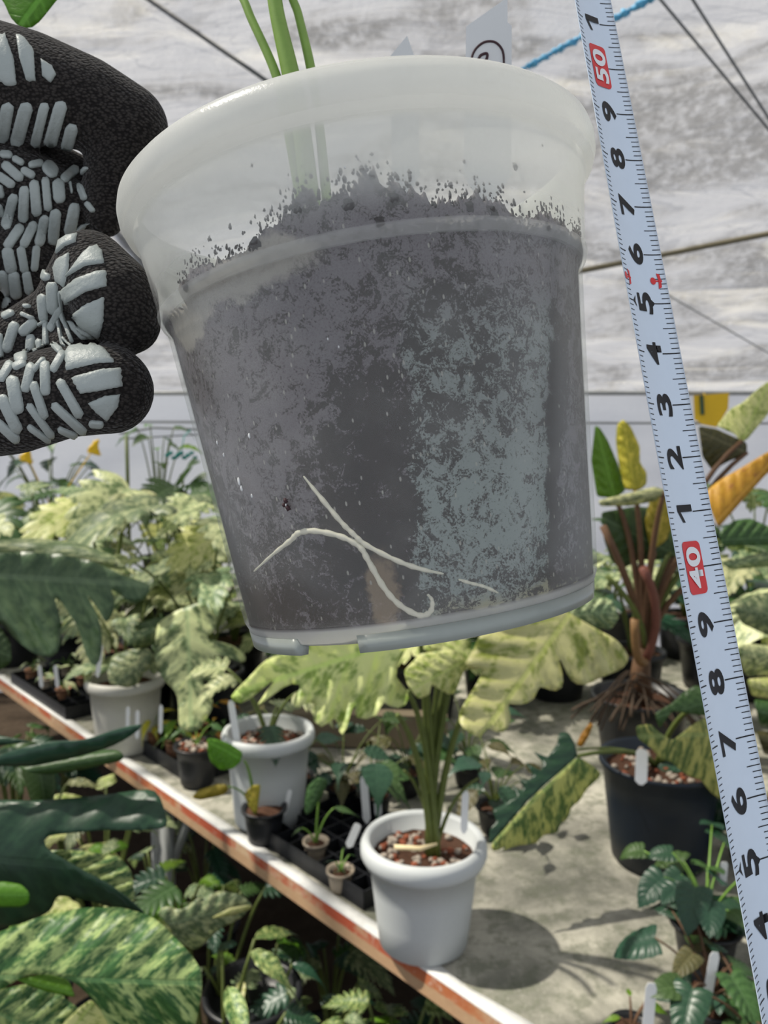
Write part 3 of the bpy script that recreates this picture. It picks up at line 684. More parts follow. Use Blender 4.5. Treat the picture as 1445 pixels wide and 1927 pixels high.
pads += [B2(p) for p in ([(530, 215), (590, 165), (650, 158), (560, 212)], [(412, 372), (430, 290), (490, 250), (555, 237), (545, 290), (470, 320)], [(393, 480), (420, 420), (500, 378), (495, 480), (465, 610), (410, 570)],
    [(485, 540), (600, 380), (650, 335), (700, 322), (735, 360), (750, 440), (620, 460)], [(443, 650), (560, 560), (700, 510), (762, 505), (765, 610), (620, 650), (480, 735)], [(520, 830), (620, 750), (750, 695), (745, 860), (715, 985), (600, 910)], [(492, 870), (520, 868), (600, 930), (680, 985), (590, 1000), (520, 930)],
    [(480, 1100), (500, 1060), (600, 1025), (700, 1035), (760, 1080), (820, 1160), (700, 1165), (490, 1215)], [(527, 1280), (560, 1265), (730, 1220), (865, 1210), (875, 1335), (700, 1370), (590, 1385)], [(645, 1460), (760, 1410), (862, 1400), (850, 1480), (775, 1580), (700, 1520)])]
pads += [B2(cap(*q)) for q in ((150, 340, 180, 500, 60), (262, 330, 248, 492, 52), (295, 500, 345, 555, 62), (10, 520, 38, 672, 84), (100, 520, 125, 688, 74), (190, 515, 215, 655, 60), (40, 700, 62, 780, 60), (25, 835, 95, 800, 40), (160, 812, 242, 845, 30), (178, 760, 220, 755, 24), (308, 685, 318, 855, 60), (380, 600, 385, 795, 74),
    (437, 650, 448, 780, 14), (440, 800, 522, 1012, 28), (418, 850, 462, 1052, 20), (458, 985, 512, 1050, 16), (435, 775, 362, 925, 50), (330, 870, 340, 1082, 32), (283, 1005, 312, 1125, 40), (385, 1030, 442, 1090, 46), (160, 950, 250, 872, 75), (110, 888, 48, 1075, 70), (225, 975, 215, 1150, 58), (150, 1080, 150, 1148, 90), (0, 965, 8, 1160, 40), (280, 895, 335, 862, 24),
    (105, 1202, 180, 1165, 44), (80, 1170, 8, 1290, 50), (460, 1095, 385, 1222, 48), (322, 1140, 248, 1225, 28), (232, 1185, 185, 1365, 60), (328, 1170, 332, 1385, 66), (92, 1285, 132, 1515, 88), (245, 1318, 325, 1555, 60), (438, 1305, 578, 1545, 64), (15, 1420, 130, 1655, 78), (215, 1478, 375, 1695, 50), (395, 1475, 608, 1665, 56), (-20, 1595, 125, 1725, 62), (212, 1628, 355, 1728, 38), (430, 1645, 550, 1695, 38), (655, 1605, 742, 1612, 44))]
def shoot(x, y):
    d = (at(x, y, 1)-CAM).normalized(); h, n, _, _ = GBV.ray_cast(CAM, d); return (h, n) if h else None
m = MB(); rs = random.Random(3)
def gripmesh(m, poly):
    cx = sum(p[0] for p in poly)/len(poly); cy = sum(p[1] for p in poly)/len(poly)
    P = []
    for i in range(len(poly)):
        a, b = poly[i], poly[(i+1) % len(poly)]; k = max(1, int(math.hypot(b[0]-a[0], b[1]-a[1])/5))
        for j in range(k): P.append((a[0]+(b[0]-a[0])*j/k, a[1]+(b[1]-a[1])*j/k))
    n = len(P); c0 = shoot(cx, cy)
    if not c0: return
    rings = []
    for sc_, off in ((1.08, -.0003), (1.05, .00035), (.88, .0006), (.6, .00068), (.3, .0007)):
        R = []
        for i, (x, y) in enumerate(P):
            j = 1+.03*math.sin(i*2.7+cx) if sc_ > .95 else 1
            h = shoot(cx+(x-cx)*sc_*j, cy+(y-cy)*sc_*j)
            if not h or abs((h[0]-c0[0]).dot(V((0, 1, 0)))) > .009:
                return_pt = at(cx+(x-cx)*sc_, cy+(y-cy)*sc_, (c0[0]-CAM).y); q = GBV.find_nearest(return_pt); h = (q[0], q[1])
            R.append(h[0]+h[1]*off)
        rings.append(R)
    vs = [v for R in rings for v in R]+[c0[0]+c0[1]*.0007]; k = len(rings)
    fs = [(r*n+i, r*n+(i+1) % n, (r+1)*n+(i+1) % n, (r+1)*n+i) for r in range(k-1) for i in range(n)]+[((k-1)*n+i, (k-1)*n+(i+1) % n, k*n) for i in range(n)]
    m.add(vs, fs)
for p in pads: gripmesh(m, p)
m.build('rubber_grips', M_GRIP, hand)

# ================================================================ TAPE MEASURE
zr_ = [-.0008, .0007, .0145, .1425]; zl_ = [-.0009, .0006, .0142, .1349]
Rp = {51:(1159,48),50:(1176,133),49:(1191,216),48:(1209,301),47:(1227,390),46:(1245,479),45:(1263,571),44:(1280,665),43:(1300,760),42:(1319,858),41:(1339,959),40:(1358,1060),39:(1379,1165),38:(1399,1272),37:(1420,1381),36:(1442,1494)}
Lp = {51:(1087,23),49:(1116,192),48:(1133,280),47:(1151,376),46:(1168,469),45:(1182,559),44:(1200,657),43:(1221,757),42:(1239,860),41:(1258,965),40:(1277,1073),39:(1298,1182),38:(1320,1294),37:(1339,1411),36:(1361,1528),35:(1385,1645),34:(1405,1766),33:(1430,1894)}
def fit3(D, zc):
    cs = sorted(D); P = np.array([list(at(*D[c], float(np.polyval(zc, (c-42)/9)))) for c in cs]); return [np.polyfit((np.array(cs)-42)/9, P[:, k], 3) for k in range(3)]
FR, FL = fit3(Rp, zr_), fit3(Lp, zl_)
def tp3(c, v, off=0):
    t = (c-42)/9; r = V([float(np.polyval(f, t)) for f in FR]); l = V([float(np.polyval(f, t)) for f in FL])
    t2 = t+.01; al = (V([float(np.polyval(f, t2)) for f in FR])-r).normalized(); x = (r-l).normalized(); n = x.cross(al).normalized()
    if n.y > 0: n = -n    # towards the viewer
    return l.lerp(r, v)-n*(.0011*4*v*(1-v)-off)
m = MB(); c0, c1 = 27.0, 57.0; nc, nv = 320, 12
grid = [tp3(c0+(c1-c0)*i/nc, j/nv) for i in range(nc+1) for j in range(nv+1)]; back = [tp3(c0+(c1-c0)*i/nc, j/nv, -.00018) for i in range(nc+1) for j in range(nv+1)]
q = nv+1; NB = len(grid)
m.add(grid+back, [(i*q+j, i*q+j+1, (i+1)*q+j+1, (i+1)*q+j) for i in range(nc) for j in range(nv)]+[(NB+i*q+j, NB+(i+1)*q+j, NB+(i+1)*q+j+1, NB+i*q+j+1) for i in range(nc) for j in range(nv)]
      +[(i*q, (i+1)*q, NB+(i+1)*q, NB+i*q) for i in range(nc)]+[(i*q+nv, NB+i*q+nv, NB+(i+1)*q+nv, (i+1)*q+nv) for i in range(nc)]+[tuple(range(q))+tuple(NB+k for k in range(q))[::-1], tuple(nc*q+k for k in range(q))[::-1]+tuple(NB+nc*q+k for k in range(q))])
def patch(P, mi, off):   # polygon in (c,v)
    m.add([tp3(c, v, off) for c, v in P], [tuple(range(len(P)))], mi)
def tick(c, v0, v1, th, mi=1):
    k = 4; vs = []
    for i in range(k+1):
        v = v0+(v1-v0)*i/k; vs += [tp3(c-th/2, v, .00006), tp3(c+th/2, v, .00006)]
    m.add(vs, [(2*i, 2*i+1, 2*i+3, 2*i+2) for i in range(k)], mi)
for k in range(int(c0*10)+1, int(c1*10)):
    c = k/10
    if k % 10 == 0: tick(c, .66, .985, .022); tick(c, .0, .20, .022)
    elif k % 5 == 0: tick(c, .765, .985, .016); tick(c, .0, .145, .016)
    else: tick(c, .85, .985, .015); tick(c, .0, .13, .015)
for c in (35, 45, 55):
    if True:
        m.add([tp3(c-.11, .60, .00008), tp3(c, .70, .00008), tp3(c+.11, .60, .00008), tp3(c, .635, .00008)], [(0, 1, 3), (1, 2, 3)], 1); m.add([tp3(c-.12, .245, .00008), tp3(c, .15, .00008), tp3(c+.12, .245, .00008), tp3(c, .215, .00008)], [(0, 1, 3), (1, 2, 3)], 1)
def text_patch(s, cc, v0, hv, wc, mi, off, bold=.02):
    """glyphs read up the tape: text x -> +c, text up -> smaller v"""
    cu = bpy.data.curves.new('g', 'FONT'); cu.body = s; cu.offset = bold; cu.resolution_u = 5; cu.space_character = 1.05
    o = bpy.data.objects.new('g', cu); COL.objects.link(o); dg = bpy.context.evaluated_depsgraph_get(); me = o.evaluated_get(dg).to_mesh()
    P = [v.co.copy() for v in me.vertices]; x0 = min(p.x for p in P); x1 = max(p.x for p in P); y0 = min(p.y for p in P); y1 = max(p.y for p in P)
    vs = [tp3(cc+((p.x-x0)/(x1-x0)-.5)*wc, v0+hv*(1-(p.y-y0)/(y1-y0)), off) for p in P]
    m.add(vs, [tuple(f.vertices) for f in me.polygons], mi)
    o.evaluated_get(dg).to_mesh_clear(); bpy.data.objects.remove(o)
for c in range(28, 57):
    if c % 10 == 0:
        P = []
        hw, v0, v1, rr = .47, .245, .665, .1
        for (sx, sy) in ((1, 1), (-1, 1), (-1, -1), (1, -1)):
            for k in range(6):
                a = {(1, 1): 0, (-1, 1): 90, (-1, -1): 180, (1, -1): 270}[(sx, sy)]+18*k
                P.append((c+sx*(hw-rr)+rr*math.cos(math.radians(a)), (v0+v1)/2+sy*((v1-v0)/2-rr*.75)+rr*.75*math.sin(math.radians(a))))
        ctr = (c, (v0+v1)/2); n = len(P)
        m.add([tp3(*ctr, .00009)]+[tp3(*p, .00009) for p in P], [(0, 1+i, 1+(i+1) % n) for i in range(n)], 2)
        text_patch(str(c), c, .29, .33, .74, 3, .00022, .03)
    elif c % 10 == 1:
        patch([(c+.0, .30), (c+.13, .30), (c+.13, .64), (c+.0, .64)], 1, .0001)
        patch([(c+.02, .30), (c+.02, .37), (c-.19, .46), (c-.19, .40)], 1, .0001)
    else: text_patch(str(c % 10), c, .30, .34, .44, 1, .00010, .03)
for v, s in ((.80, 1), (.09, -1)):   # small red anchor-like mark near 45.5
    m.add([tp3(45.46+.075*math.cos(a), v-.055+.055*math.sin(a), .00012) for a in [k*math.pi/5 for k in range(10)]], [tuple(range(10))], 2)
    tick(45.46, v-.05, v+.12, .035, 2); m.add([tp3(45.30, v+.03, .0001), tp3(45.33, v+.09, .0001), tp3(45.46, v+.10, .0001), tp3(45.59, v+.09, .0001), tp3(45.62, v+.03, .0001), tp3(45.46, v+.05, .0001)], [(0, 1, 2, 5), (2, 3, 4, 5)], 2)
M_TW = plain('tape_white_lacquer', (.70, .80, .92), .38, .35, .04, 300); M_TB = plain('tape_black_print', (.008, .008, .010), .5, .3, .1, 100); M_TR = plain('tape_red_print', (.72, .045, .05), .45, .3, .06, 100); M_TL = plain('tape_white_print', (.86, .88, .9), .5, .3, .03, 100)
o = m.build('tape_measure', [M_TW, M_TB, M_TR, M_TL], None, weld=False); tag(o, 'pale blue-white metric tape measure stretched down the right side with red 50 and 40', 'tape measure')
# ================================================================ PLANTS
from mathutils.geometry import delaunay_2d_cdt
def outline_leaf(parent, poly, mid, d, mat, curl=.0, bulge=0.0, name='leaf', wav=.004, step=None, thick=.0005, d2=None):
    """a leaf blade with a lobed outline: poly and midrib in photo pixels, d at the midrib base, d2 at its tip,
    curl = how far (m) the sides fall away from the midrib per leaf half width"""
    (ax_, ay_), (bx_, by_) = mid; d2 = d2 if d2 is not None else d; L = math.hypot(bx_-ax_, by_-ay_); ux, uy = (bx_-ax_)/L, (by_-ay_)/L
    P = []
    st = step or max(5, L/26)
    for i in range(len(poly)):
        a, b = poly[i], poly[(i+1) % len(poly)]; k = max(1, int(math.hypot(b[0]-a[0], b[1]-a[1])/st))
        for j in range(k): P.append((a[0]+(b[0]-a[0])*j/k, a[1]+(b[1]-a[1])*j/k))
    for _ in range(1):
        P = [((P[i-1][0]+2*P[i][0]+P[(i+1) % len(P)][0])/4, (P[i-1][1]+2*P[i][1]+P[(i+1) % len(P)][1])/4) for i in range(len(P))]
    n = len(P); pts = [V(p) for p in P]; x0 = min(p[0] for p in P); x1 = max(p[0] for p in P); y0 = min(p[1] for p in P); y1 = max(p[1] for p in P)
    rs = random.Random(int(abs(x0)+y0)); 
    def inside(x, y):
        c = False
        for i in range(n):
            (xa, ya), (xb, yb) = P[i-1], P[i]
            if (ya > y) != (yb > y) and x < (xb-xa)*(y-ya)/(yb-ya)+xa: c = not c
        return c
    yy = y0+st/2
    while yy < y1:
        xx = x0+st/2
        while xx < x1:
            if inside(xx, yy) and min((xx-p[0])**2+(yy-p[1])**2 for p in P) > (st*.6)**2: pts.append(V((xx+rs.uniform(-1, 1)*st*.12, yy+rs.uniform(-1, 1)*st*.12)))
            xx += st
        yy += st
    vo, _, fo, *_ = delaunay_2d_cdt(pts, [(i, (i+1) % n) for i in range(n)], [tuple(range(n))], 1, 1e-4)
    hw = max(abs((p[0]-ax_)*uy-(p[1]-ay_)*ux) for p in P); vs = []; uv = []
    for v in vo:
        t = ((v.x-ax_)*ux+(v.y-ay_)*uy)/L; s = ((v.x-ax_)*uy-(v.y-ay_)*ux)/hw
        dd = d+(d2-d)*t+curl*s*s-bulge*math.sin(max(0, min(1, t))*math.pi)+wav*math.sin((t*6-abs(s)*1.6)*2*math.pi)*min(1, abs(s)*2)
        vs.append(at(v.x, v.y, dd)); uv.append((t*6-abs(s)*1.6+20, s))
    me = mesh(vs, [tuple(f) for f in fo]); uvl = me.uv_layers.new(name='UVMap')
    for l in me.loops: uvl.data[l.index].uv = uv[l.vertex_index]
    # make the upper face look at the open side and give it thickness
    bm = bmesh.new(); bm.from_mesh(me); bmesh.ops.recalc_face_normals(bm, faces=bm.faces); bmesh.ops.solidify(bm, geom=bm.faces[:], thickness=thick); bm.to_mesh(me); bm.free()
    me.polygons.foreach_set('use_smooth', [True]*len(me.polygons))
    return link(name, me, LM[mat], parent)
def crown(parent, c, n, L, H, mats, kind='monstera', seed=0, spread=.8, pm=None, pr=.004, droop=(.5, 1.1), az=(0, 6.283), wide=1.0):
    """leaves on petioles rising from c; L leaf length range, H height range"""
    rs = random.Random(seed); c = V(c)
    for i in range(n):
        a = az[0]+(az[1]-az[0])*((i*.618+rs.uniform(-.06, .06)) % 1); h = H[0]+(H[1]-H[0])*rs.random(); r = spread*h*rs.uniform(.35, .9); l = rs.uniform(*L)
        D = V((math.cos(a), math.sin(a), 0)); B = c+D*r+V((0, 0, h)); T = B+D*l*rs.uniform(.55, .95)+V((0, 0, -l*rs.uniform(.1, .75)))
        leaf(parent, B, T, rs.choice(mats), kind, up=(D.x*.25+rs.uniform(-.25, .25), D.y*.25-.35, 1), droop=rs.choice((.5, .8, 1.1)), var=rs.randrange(3), wide=wide*rs.uniform(.85, 1.1))
        petiole(parent, c, B, pr, pm, lean=.5)
def potted(label, c, R, h, pm, seed, n, L, H, mats, kind='monstera', cat='potted plant', group=None, gravel=0, rimh=.02, spread=.8, pet=None, pr=.004, name='potted_plant', wide=1.0, dep=.015, rb=None, az=(0, 6.283), rimw=None):
    c = V(c); e = empty(name, c, label, cat, group)
    pot(e, c, R, h, pm, rb, rimh, rimw or min(.010, R*.12), gravel=gravel, dep=dep)
    crown(e, c+V((0, 0, h-dep-.004)), n, L, H, mats, kind, seed, spread, pet, pr, az=az, wide=wide)
    return e
if HELD_LEAF: outline_leaf(held, [(-60, -80), (-20, -30), (8, 5), (20, 35), (42, 56), (62, 52), (82, 30), (105, 0), (165, -60), (200, -165), (60, -200)], ((195, -165), (35, 50)), .208, 'bright', curl=.01, wav=0, d2=.215, thick=.0004)
S5 = lambda P: [(1000+x/2.676, 680+y/2.676) for x, y in P]
S7 = lambda P: [(x/2.65, 1200+y/2.65) for x, y in P]
S9 = lambda P: [(860+x/2.47, 1180+y/2.47) for x, y in P]
S6 = lambda P: [(x/3.01, 740+y/3.01) for x, y in P]
def bpt(px, py, d): p = at(px, py, d); return V((p.x, p.y, ZB))
# --- centre white pot with the big pale leaves
c = bpt(797, 1575, 1.246); white1 = empty('potted_plant', c, 'nearest white rolled-rim pot on the bench, with a big pale yellow-green cut-leaf plant', 'potted plant', 'white pots on the bench')
pot(white1, c, .1025, .178, M_WPOT, .072, .034, .014, gravel=70, gr=.0055, dep=.030)
s0 = c+V((.018, .0, .146))
outline_leaf(white1, [(560, 1222), (500, 1240), (468, 1275), (432, 1310), (432, 1322), (455, 1328), (485, 1303), (520, 1275), (478, 1335), (500, 1318), (545, 1285), (572, 1285), (548, 1322), (552, 1335), (578, 1322), (600, 1318), (584, 1338), (588, 1360), (606, 1377), (620, 1358), (630, 1345), (637, 1362), (641, 1391), (654, 1372), (660, 1335), (672, 1320), (664, 1354), (690, 1356), (713, 1349), (720, 1312), (734, 1336), (767, 1329), (770, 1300), (740, 1275), (760, 1225), (800, 1180), (650, 1165)], ((800, 1190), (455, 1300)), 1.12, 'vyellow', curl=-.03, d2=1.0, wav=.014)
outline_leaf(white1, [(765, 1285), (786, 1316), (808, 1308), (812, 1288), (842, 1307), (856, 1306), (872, 1264), (886, 1248), (850, 1222), (790, 1230), (760, 1262)], ((880, 1240), (770, 1300)), 1.10, 'vyellow', curl=.02, d2=1.05, wav=.004)
outline_leaf(white1, [(904, 1192), (884, 1235), (870, 1250), (890, 1262), (912, 1255), (898, 1285), (884, 1305), (864, 1342), (860, 1362), (884, 1380), (898, 1388), (906, 1390), (913, 1366), (933, 1378), (947, 1382), (963, 1358), (953, 1318), (969, 1330), (1006, 1318), (1014, 1287), (1024, 1296), (1046, 1301), (1060, 1297), (1059, 1269), (1049, 1236), (1056, 1242), (1066, 1269), (1084, 1291), (1103, 1289), (1135, 1273), (1176, 1257), (1184, 1234), (1160, 1203), (1110, 1177), (1050, 1140), (980, 1150)], ((1075, 1150), (905, 1385)), 1.16, 'vyellow', curl=.03, d2=.99, wav=.012)
outline_leaf(white1, [(1020, 1170), (1048, 1140), (1097, 1117), (1150, 1128), (1166, 1162), (1150, 1185), (1100, 1180), (1050, 1175)], ((1040, 1160), (1160, 1150)), 1.22, 'vsage', curl=.02)
for (x, y, d) in ((748, 1345, 1.13), (768, 1300, 1.15), (800, 1280, 1.17), (828, 1262, 1.18), (846, 1255, 1.19), (858, 1260, 1.18), (905, 1290, 1.13), (790, 1200, 1.16)):
    petiole(white1, s0+V((random.uniform(-.012, .012), random.uniform(-.01, .01), 0)), at(x, y, d), .0052, M_STEMD)
for (x, y) in ((760, 1450), (900, 1465)):
    petiole(white1, s0, at(x, y, 1.2), .003, M_STEMD)
plant_tag(at(873, 1560, 1.22), at(876, 1488, 1.22), .011, 'white plant label at the right rim of the nearest white pot')
m = MB(); m.tube([at(742, 1594, 1.20), at(790, 1597, 1.195), at(822, 1588, 1.205)], [.004, .004, .002], 8); o = m.build('fallen_petiole', plain('cream_dry_petiole', (.72, .60, .36), .7, .2, .2, 50)); tag(o, 'cream-coloured dry twig lying on the gravel of the nearest white pot', 'twig')
# --- second white pot
c = bpt(505, 1385, 1.66); e = potted('middle white rolled-rim pot half hidden behind a small black-potted seedling', c, .1, .205, M_WPOT, 21, 5, (.10, .17), (.03, .16), ['vsage', 'dark', 'vcream'], 'fern', group='white pots on the bench', gravel=50, rimh=.03, dep=.03, rb=.074, pet=M_STEMD, rimw=.012)
plant_tag(at(447, 1400, 1.60), at(434, 1318, 1.62), .014, 'tall white plant label at the left of the middle white pot')
# --- third white pot
c = bpt(236, 1268, 2.07); e = empty('potted_plant', c, 'farthest white rolled-rim pot, sunlit on the left with grey leaves hanging over its rim', 'potted plant', 'white pots on the bench'); pot(e, c, .104, .20, M_CPOT, .078, .03, .012, dep=.03)
outline_leaf(e, S7([(535, 170), (560, 90), (640, 60), (740, 50), (780, 100), (720, 170), (690, 230), (640, 250), (580, 240), (545, 230)]), ((290, 1225), (215, 1290)), 1.98, 'vsage', curl=.03, d2=1.94)
outline_leaf(e, S6([(700, 1420), (760, 1350), (880, 1320), (900, 1380), (850, 1430), (760, 1440)]), ((290, 1185), (235, 1215)), 2.05, 'vsage', curl=.03)
crown(e, c+V((0, 0, .165)), 5, (.12, .2), (.06, .25), ['vsage', 'vcream'], 'monstera', 31, pm=M_STEMD)
plant_tag(at(184, 1268, 2.0), at(190, 1212, 2.0), .012, 'clear narrow plant label standing at the left rim of the farthest white pot')
# --- tall plant whose leaf hangs by the held pot
c = bpt(395, 1290, 2.25); e = potted('dark-potted variegated plant whose pale cut leaf hangs left of the middle white pot', c, .1, .17, M_BPOT, 41, 5, (.2, .3), (.25, .5), ['vcream', 'vsage'], pet=M_STEMD)
outline_leaf(e, [(296, 1172), (332, 1149), (352, 1142), (399, 1125), (410, 1158), (402, 1190), (385, 1200), (440, 1215), (466, 1236), (462, 1250), (430, 1238), (399, 1232), (428, 1272), (424, 1304), (402, 1290), (377, 1275), (402, 1318), (402, 1334), (392, 1345), (374, 1376), (351, 1378), (336, 1366), (336, 1325), (331, 1298), (317, 1291), (298, 1264), (290, 1238), (292, 1205)], ((352, 1135), (360, 1375)), 1.98, 'vcream', curl=.04, d2=1.86, wav=.01)
petiole(e, V((c.x, c.y, ZB+.15)), at(354, 1140, 1.98), .006, M_STEMD)
# --- small pot seedlings in front of the middle white pot
def small(label, px, py, d, R, h, pm, seed, n, L, H, mats, kind='ovate', group=None, spread=.8, pet=None, **k):
    return potted(label, bpt(px, py, d), R, h, pm, seed, n, L, H, mats, kind, 'seedling', group, rimh=.006, spread=spread, pet=pet or M_STEM, pr=.0018, name='seedling', dep=.008, rb=R*.72, **k)
e = small('small black pot with two yellow-green leaves, on the bench edge by the middle white pot', 497, 1520, 1.58, .047, .075, M_BPOT, 51, 0, (.05, .07), (.05, .1), ['bright'])
b0 = bpt(480, 1520, 1.56)+V((0, 0, .065))
outline_leaf(e, S7([(1032, 500), (1080, 505), (1150, 530), (1210, 570), (1200, 620), (1160, 655), (1100, 660), (1050, 620), (1035, 560)]), ((460, 1432), (392, 1395)), 1.5, 'bright', curl=.012); petiole(e, b0, at(460, 1432, 1.5), .003, M_STEM)
outline_leaf(e, S7([(955, 800), (980, 765), (1080, 730), (1130, 730), (1142, 765), (1100, 790), (1000, 810)]), ((430, 1480), (362, 1500)), 1.5, 'yellow', curl=.012); petiole(e, b0, at(430, 1480, 1.5), .0022, M_STEM)
outline_leaf(e, S7([(1215, 780), (1260, 735), (1300, 730), (1295, 780), (1280, 880), (1250, 860)]), ((488, 1475), (475, 1530)), 1.5, 'yellow', curl=.01)
plant_tag(at(536, 1530, 1.6), at(546, 1486, 1.6), .010, 'white plant label leaning at the right rim of the small black pot')
e = small('clear little pot with a moss tuft standing in the empty black tray', 640, 1585, 1.40, .026, .042, M_CLEARPOT, 52, 7, (.02, .035), (.01, .04), ['dark', 'mid'], 'lance')
plant_tag(at(657, 1590, 1.37), at(674, 1550, 1.38), .014, 'white plant label leaning out of the clear little pot in the black tray')
e = small('murky little pot with one light green leaf behind the black tray', 594, 1560, 1.50, .026, .045, M_CLEARPOT, 53, 2, (.04, .06), (.04, .08), ['mid'])
outline_leaf(e, [(573, 1512), (578, 1480), (598, 1462), (618, 1468), (605, 1500), (585, 1530), (574, 1534)], ((610, 1465), (577, 1530)), 1.45, 'mid', curl=.01); petiole(e, bpt(594, 1560, 1.50)+V((0, 0, .04)), at(608, 1470, 1.46), .002)
# --- dark seedlings behind the tray
for i, (px, py, d, lb) in enumerate(((645, 1520, 1.72, 'dark leafy young plant behind the murky little pots, left one of the row'), (705, 1505, 1.68, 'dark leafy young plant just left of the nearest white pot stems'), (560, 1500, 1.78, 'low dark green young plant right beside the middle white pot'), (930, 1500, 1.62, 'broad dark-leaved young plant right behind the nearest white pot'), (765, 1490, 1.8, 'dark leafy young plant seen behind the nearest white pot, beside its stems'), (880, 1440, 1.85, 'dark leafy young plant behind the pale right-hand leaf of the nearest white pot'))):
    small(lb, px, py, d, .04, .06, M_BPOT, 60+i, 12, (.07, .12), (.03, .14), ['dark', 'dark', 'mid', 'brown'], 'ovate', spread=1.0, pet=M_STEMD, wide=1.8)
for i, (x, y, d, lb) in enumerate(((690, 1500, 1.6, 'white plant label standing among the dark seedlings, left of the green stems'), (712, 1490, 1.64, 'white plant label farther back among the dark seedlings'))):
    plant_tag(at(x, y+40, d), at(x-6, y-38, d), .016, lb)
# --- black seedling trays
def tray(label, corner, u, v, nu, nv, cell=.05, h=.032):
    c = V(corner); e = empty('seedling_tray', c, label, 'tray'); Rm = Matrix((u, v, V((0, 0, 1)))).transposed()
    m = MB(); tk = .0022
    for i in range(nu+1): m.box(c+u*cell*i+v*cell*nv/2+V((0, 0, h/2+.001)), (tk, cell*nv+tk, h if i in (0, nu) else h*.75), Rm)
    for j in range(nv+1): m.box(c+v*cell*j+u*cell*nu/2+V((0, 0, h/2+.001)), (cell*nu+tk, tk, h if j in (0, nv) else h*.75), Rm)
    m.build('cell_grid', M_BPOT, e, smooth=False)
    m = MB(); m.box(c+u*cell*nu/2+v*cell*nv/2+V((0, 0, .003)), (cell*nu, cell*nv, .004), Rm); m.build('tray_bottom', M_BPOT, e, smooth=False)
    return e
u = ed; v = en
q = on(690, 1745, ZB)+en*.012
tray('empty black grid tray on the bench edge left of the nearest white pot', q-ed*.36+en*.015, u, v, 7, 5, .046, .035)
q = on(105, 1362, ZB)+en*.03
tray('black grid tray on the far end of the bench holding tiny seedlings', q-ed*.50, u, v, 10, 6, .05, .04)
q = on(330, 1480, ZB)+en*.03
tray('black grid tray of yellow and red seedlings in the middle of the bench', q-ed*.28, u, v, 6, 5, .05, .04)
# seedlings standing in the far tray and in the middle tray
rs = random.Random(12); q = on(105, 1362, ZB)+en*.03-ed*.50
k = 0
adj = ['leftmost', 'second', 'third', 'fourth', 'fifth', 'sixth', 'seventh', 'eighth', 'ninth', 'tenth', 'eleventh', 'twelfth']
for i in range(9):
    p = q+ed*(.06+.048*i)+en*(.05+.10*(i % 3)); ee = empty('seedling', p, 'tiny pale green seedling in the far black tray, %s from the left' % adj[i], 'seedling', 'seedlings in the far tray')
    pot(ee, p+V((0, 0, .006)), .024, .05, [M_TPOT, M_CLEARPOT][i % 2], .017, .004, .003, dep=.006); crown(ee, p+V((0, 0, .05)), 6, (.03, .055), (.012, .06), ['vcream', 'vsage', 'mid'], 'ovate', 200+i, 1.0, M_STEM, .001)
for (x, y, d, lb) in ((78, 1290, 2.25, 'white plant label slanting among the tiny seedlings of the far tray'), (108, 1290, 2.2, 'short white plant label at the right of the far tray')):
    plant_tag(at(x, y, d), at(x-4, y-38, d), .012, lb)
q = on(330, 1480, ZB)+en*.03-ed*.28
for i, mm in enumerate((['yellow'], ['orange', 'bright'], ['bright'], ['yellow', 'mid'], ['mid'], ['orange'])):
    p = q+ed*(.04+.04*i)+en*(.03+.06*((i*2) % 3)); ee = empty('seedling', p, 'small %s seedling in a brown cup in the middle black tray' % ['yellow', 'orange and green', 'bright green', 'yellow-green', 'plain green', 'dull orange'][i], 'seedling', None)
    pot(ee, p+V((0, 0, .006)), .024, .055, M_TPOT, .017, .004, .003, dep=.006); crown(ee, p+V((0, 0, .055)), 7, (.045, .075), (.01, .06), mm, 'ovate', 230+i, 1.1, M_STEM, .001)
for (x, y, d, lb) in ((240, 1378, 1.85, 'white plant label left of the yellow seedlings in the middle tray'), (258, 1385, 1.8, 'short white plant label behind the yellow seedlings in the middle tray'), (302, 1375, 1.8, 'tall clear plant label at the right of the middle tray')):
    plant_tag(at(x, y, d), at(x+1, y-48, d), .009, lb)
e = small('black pot of white gravel between the middle tray and the middle white pot', 370, 1395, 1.85, .055, .10, M_BPOT, 80, 3, (.05, .07), (.04, .08), ['mid'], gravel=40)
# --- navy pot on the right with its two-tone leaf
c = bpt(1243, 1425, 1.5); navy = empty('potted_plant', c, 'large dark navy pot on the right with a two-tone serrated leaf hanging to its left', 'potted plant')
pot(navy, c, .117, .205, M_NPOT, .088, .010, .007, gravel=60, gr=.006, dep=.025)
s1 = c+V((0, .02, .18))
outline_leaf(navy, [(1087, 1423), (1082, 1400), (1070, 1378), (1052, 1378), (1048, 1400), (1030, 1425), (1002, 1413), (1022, 1436), (1018, 1451), (987, 1433), (1004, 1460), (990, 1471), (969, 1455), (990, 1478), (981, 1488), (961, 1475), (975, 1500), (925, 1524), (935, 1545), (921, 1562), (921, 1590), (1000, 1500)], ((1087, 1423), (921, 1592)), 1.34, 'dark', curl=.03, d2=1.28, step=5, wav=.002, name='dark_leaf_half')
outline_leaf(navy, [(1087, 1423), (1000, 1502), (921, 1592), (926, 1606), (955, 1590), (941, 1603), (975, 1590), (1010, 1588), (1020, 1570), (1052, 1568), (1052, 1545), (1070, 1546), (1072, 1520), (1095, 1504), (1098, 1490), (1133, 1458), (1119, 1443)], ((1087, 1423), (921, 1592)), 1.34, 'half', curl=.04, d2=1.28, name='pale_leaf_half')
petiole(navy, s1, at(1087, 1423, 1.34), .005, M_STEMD)
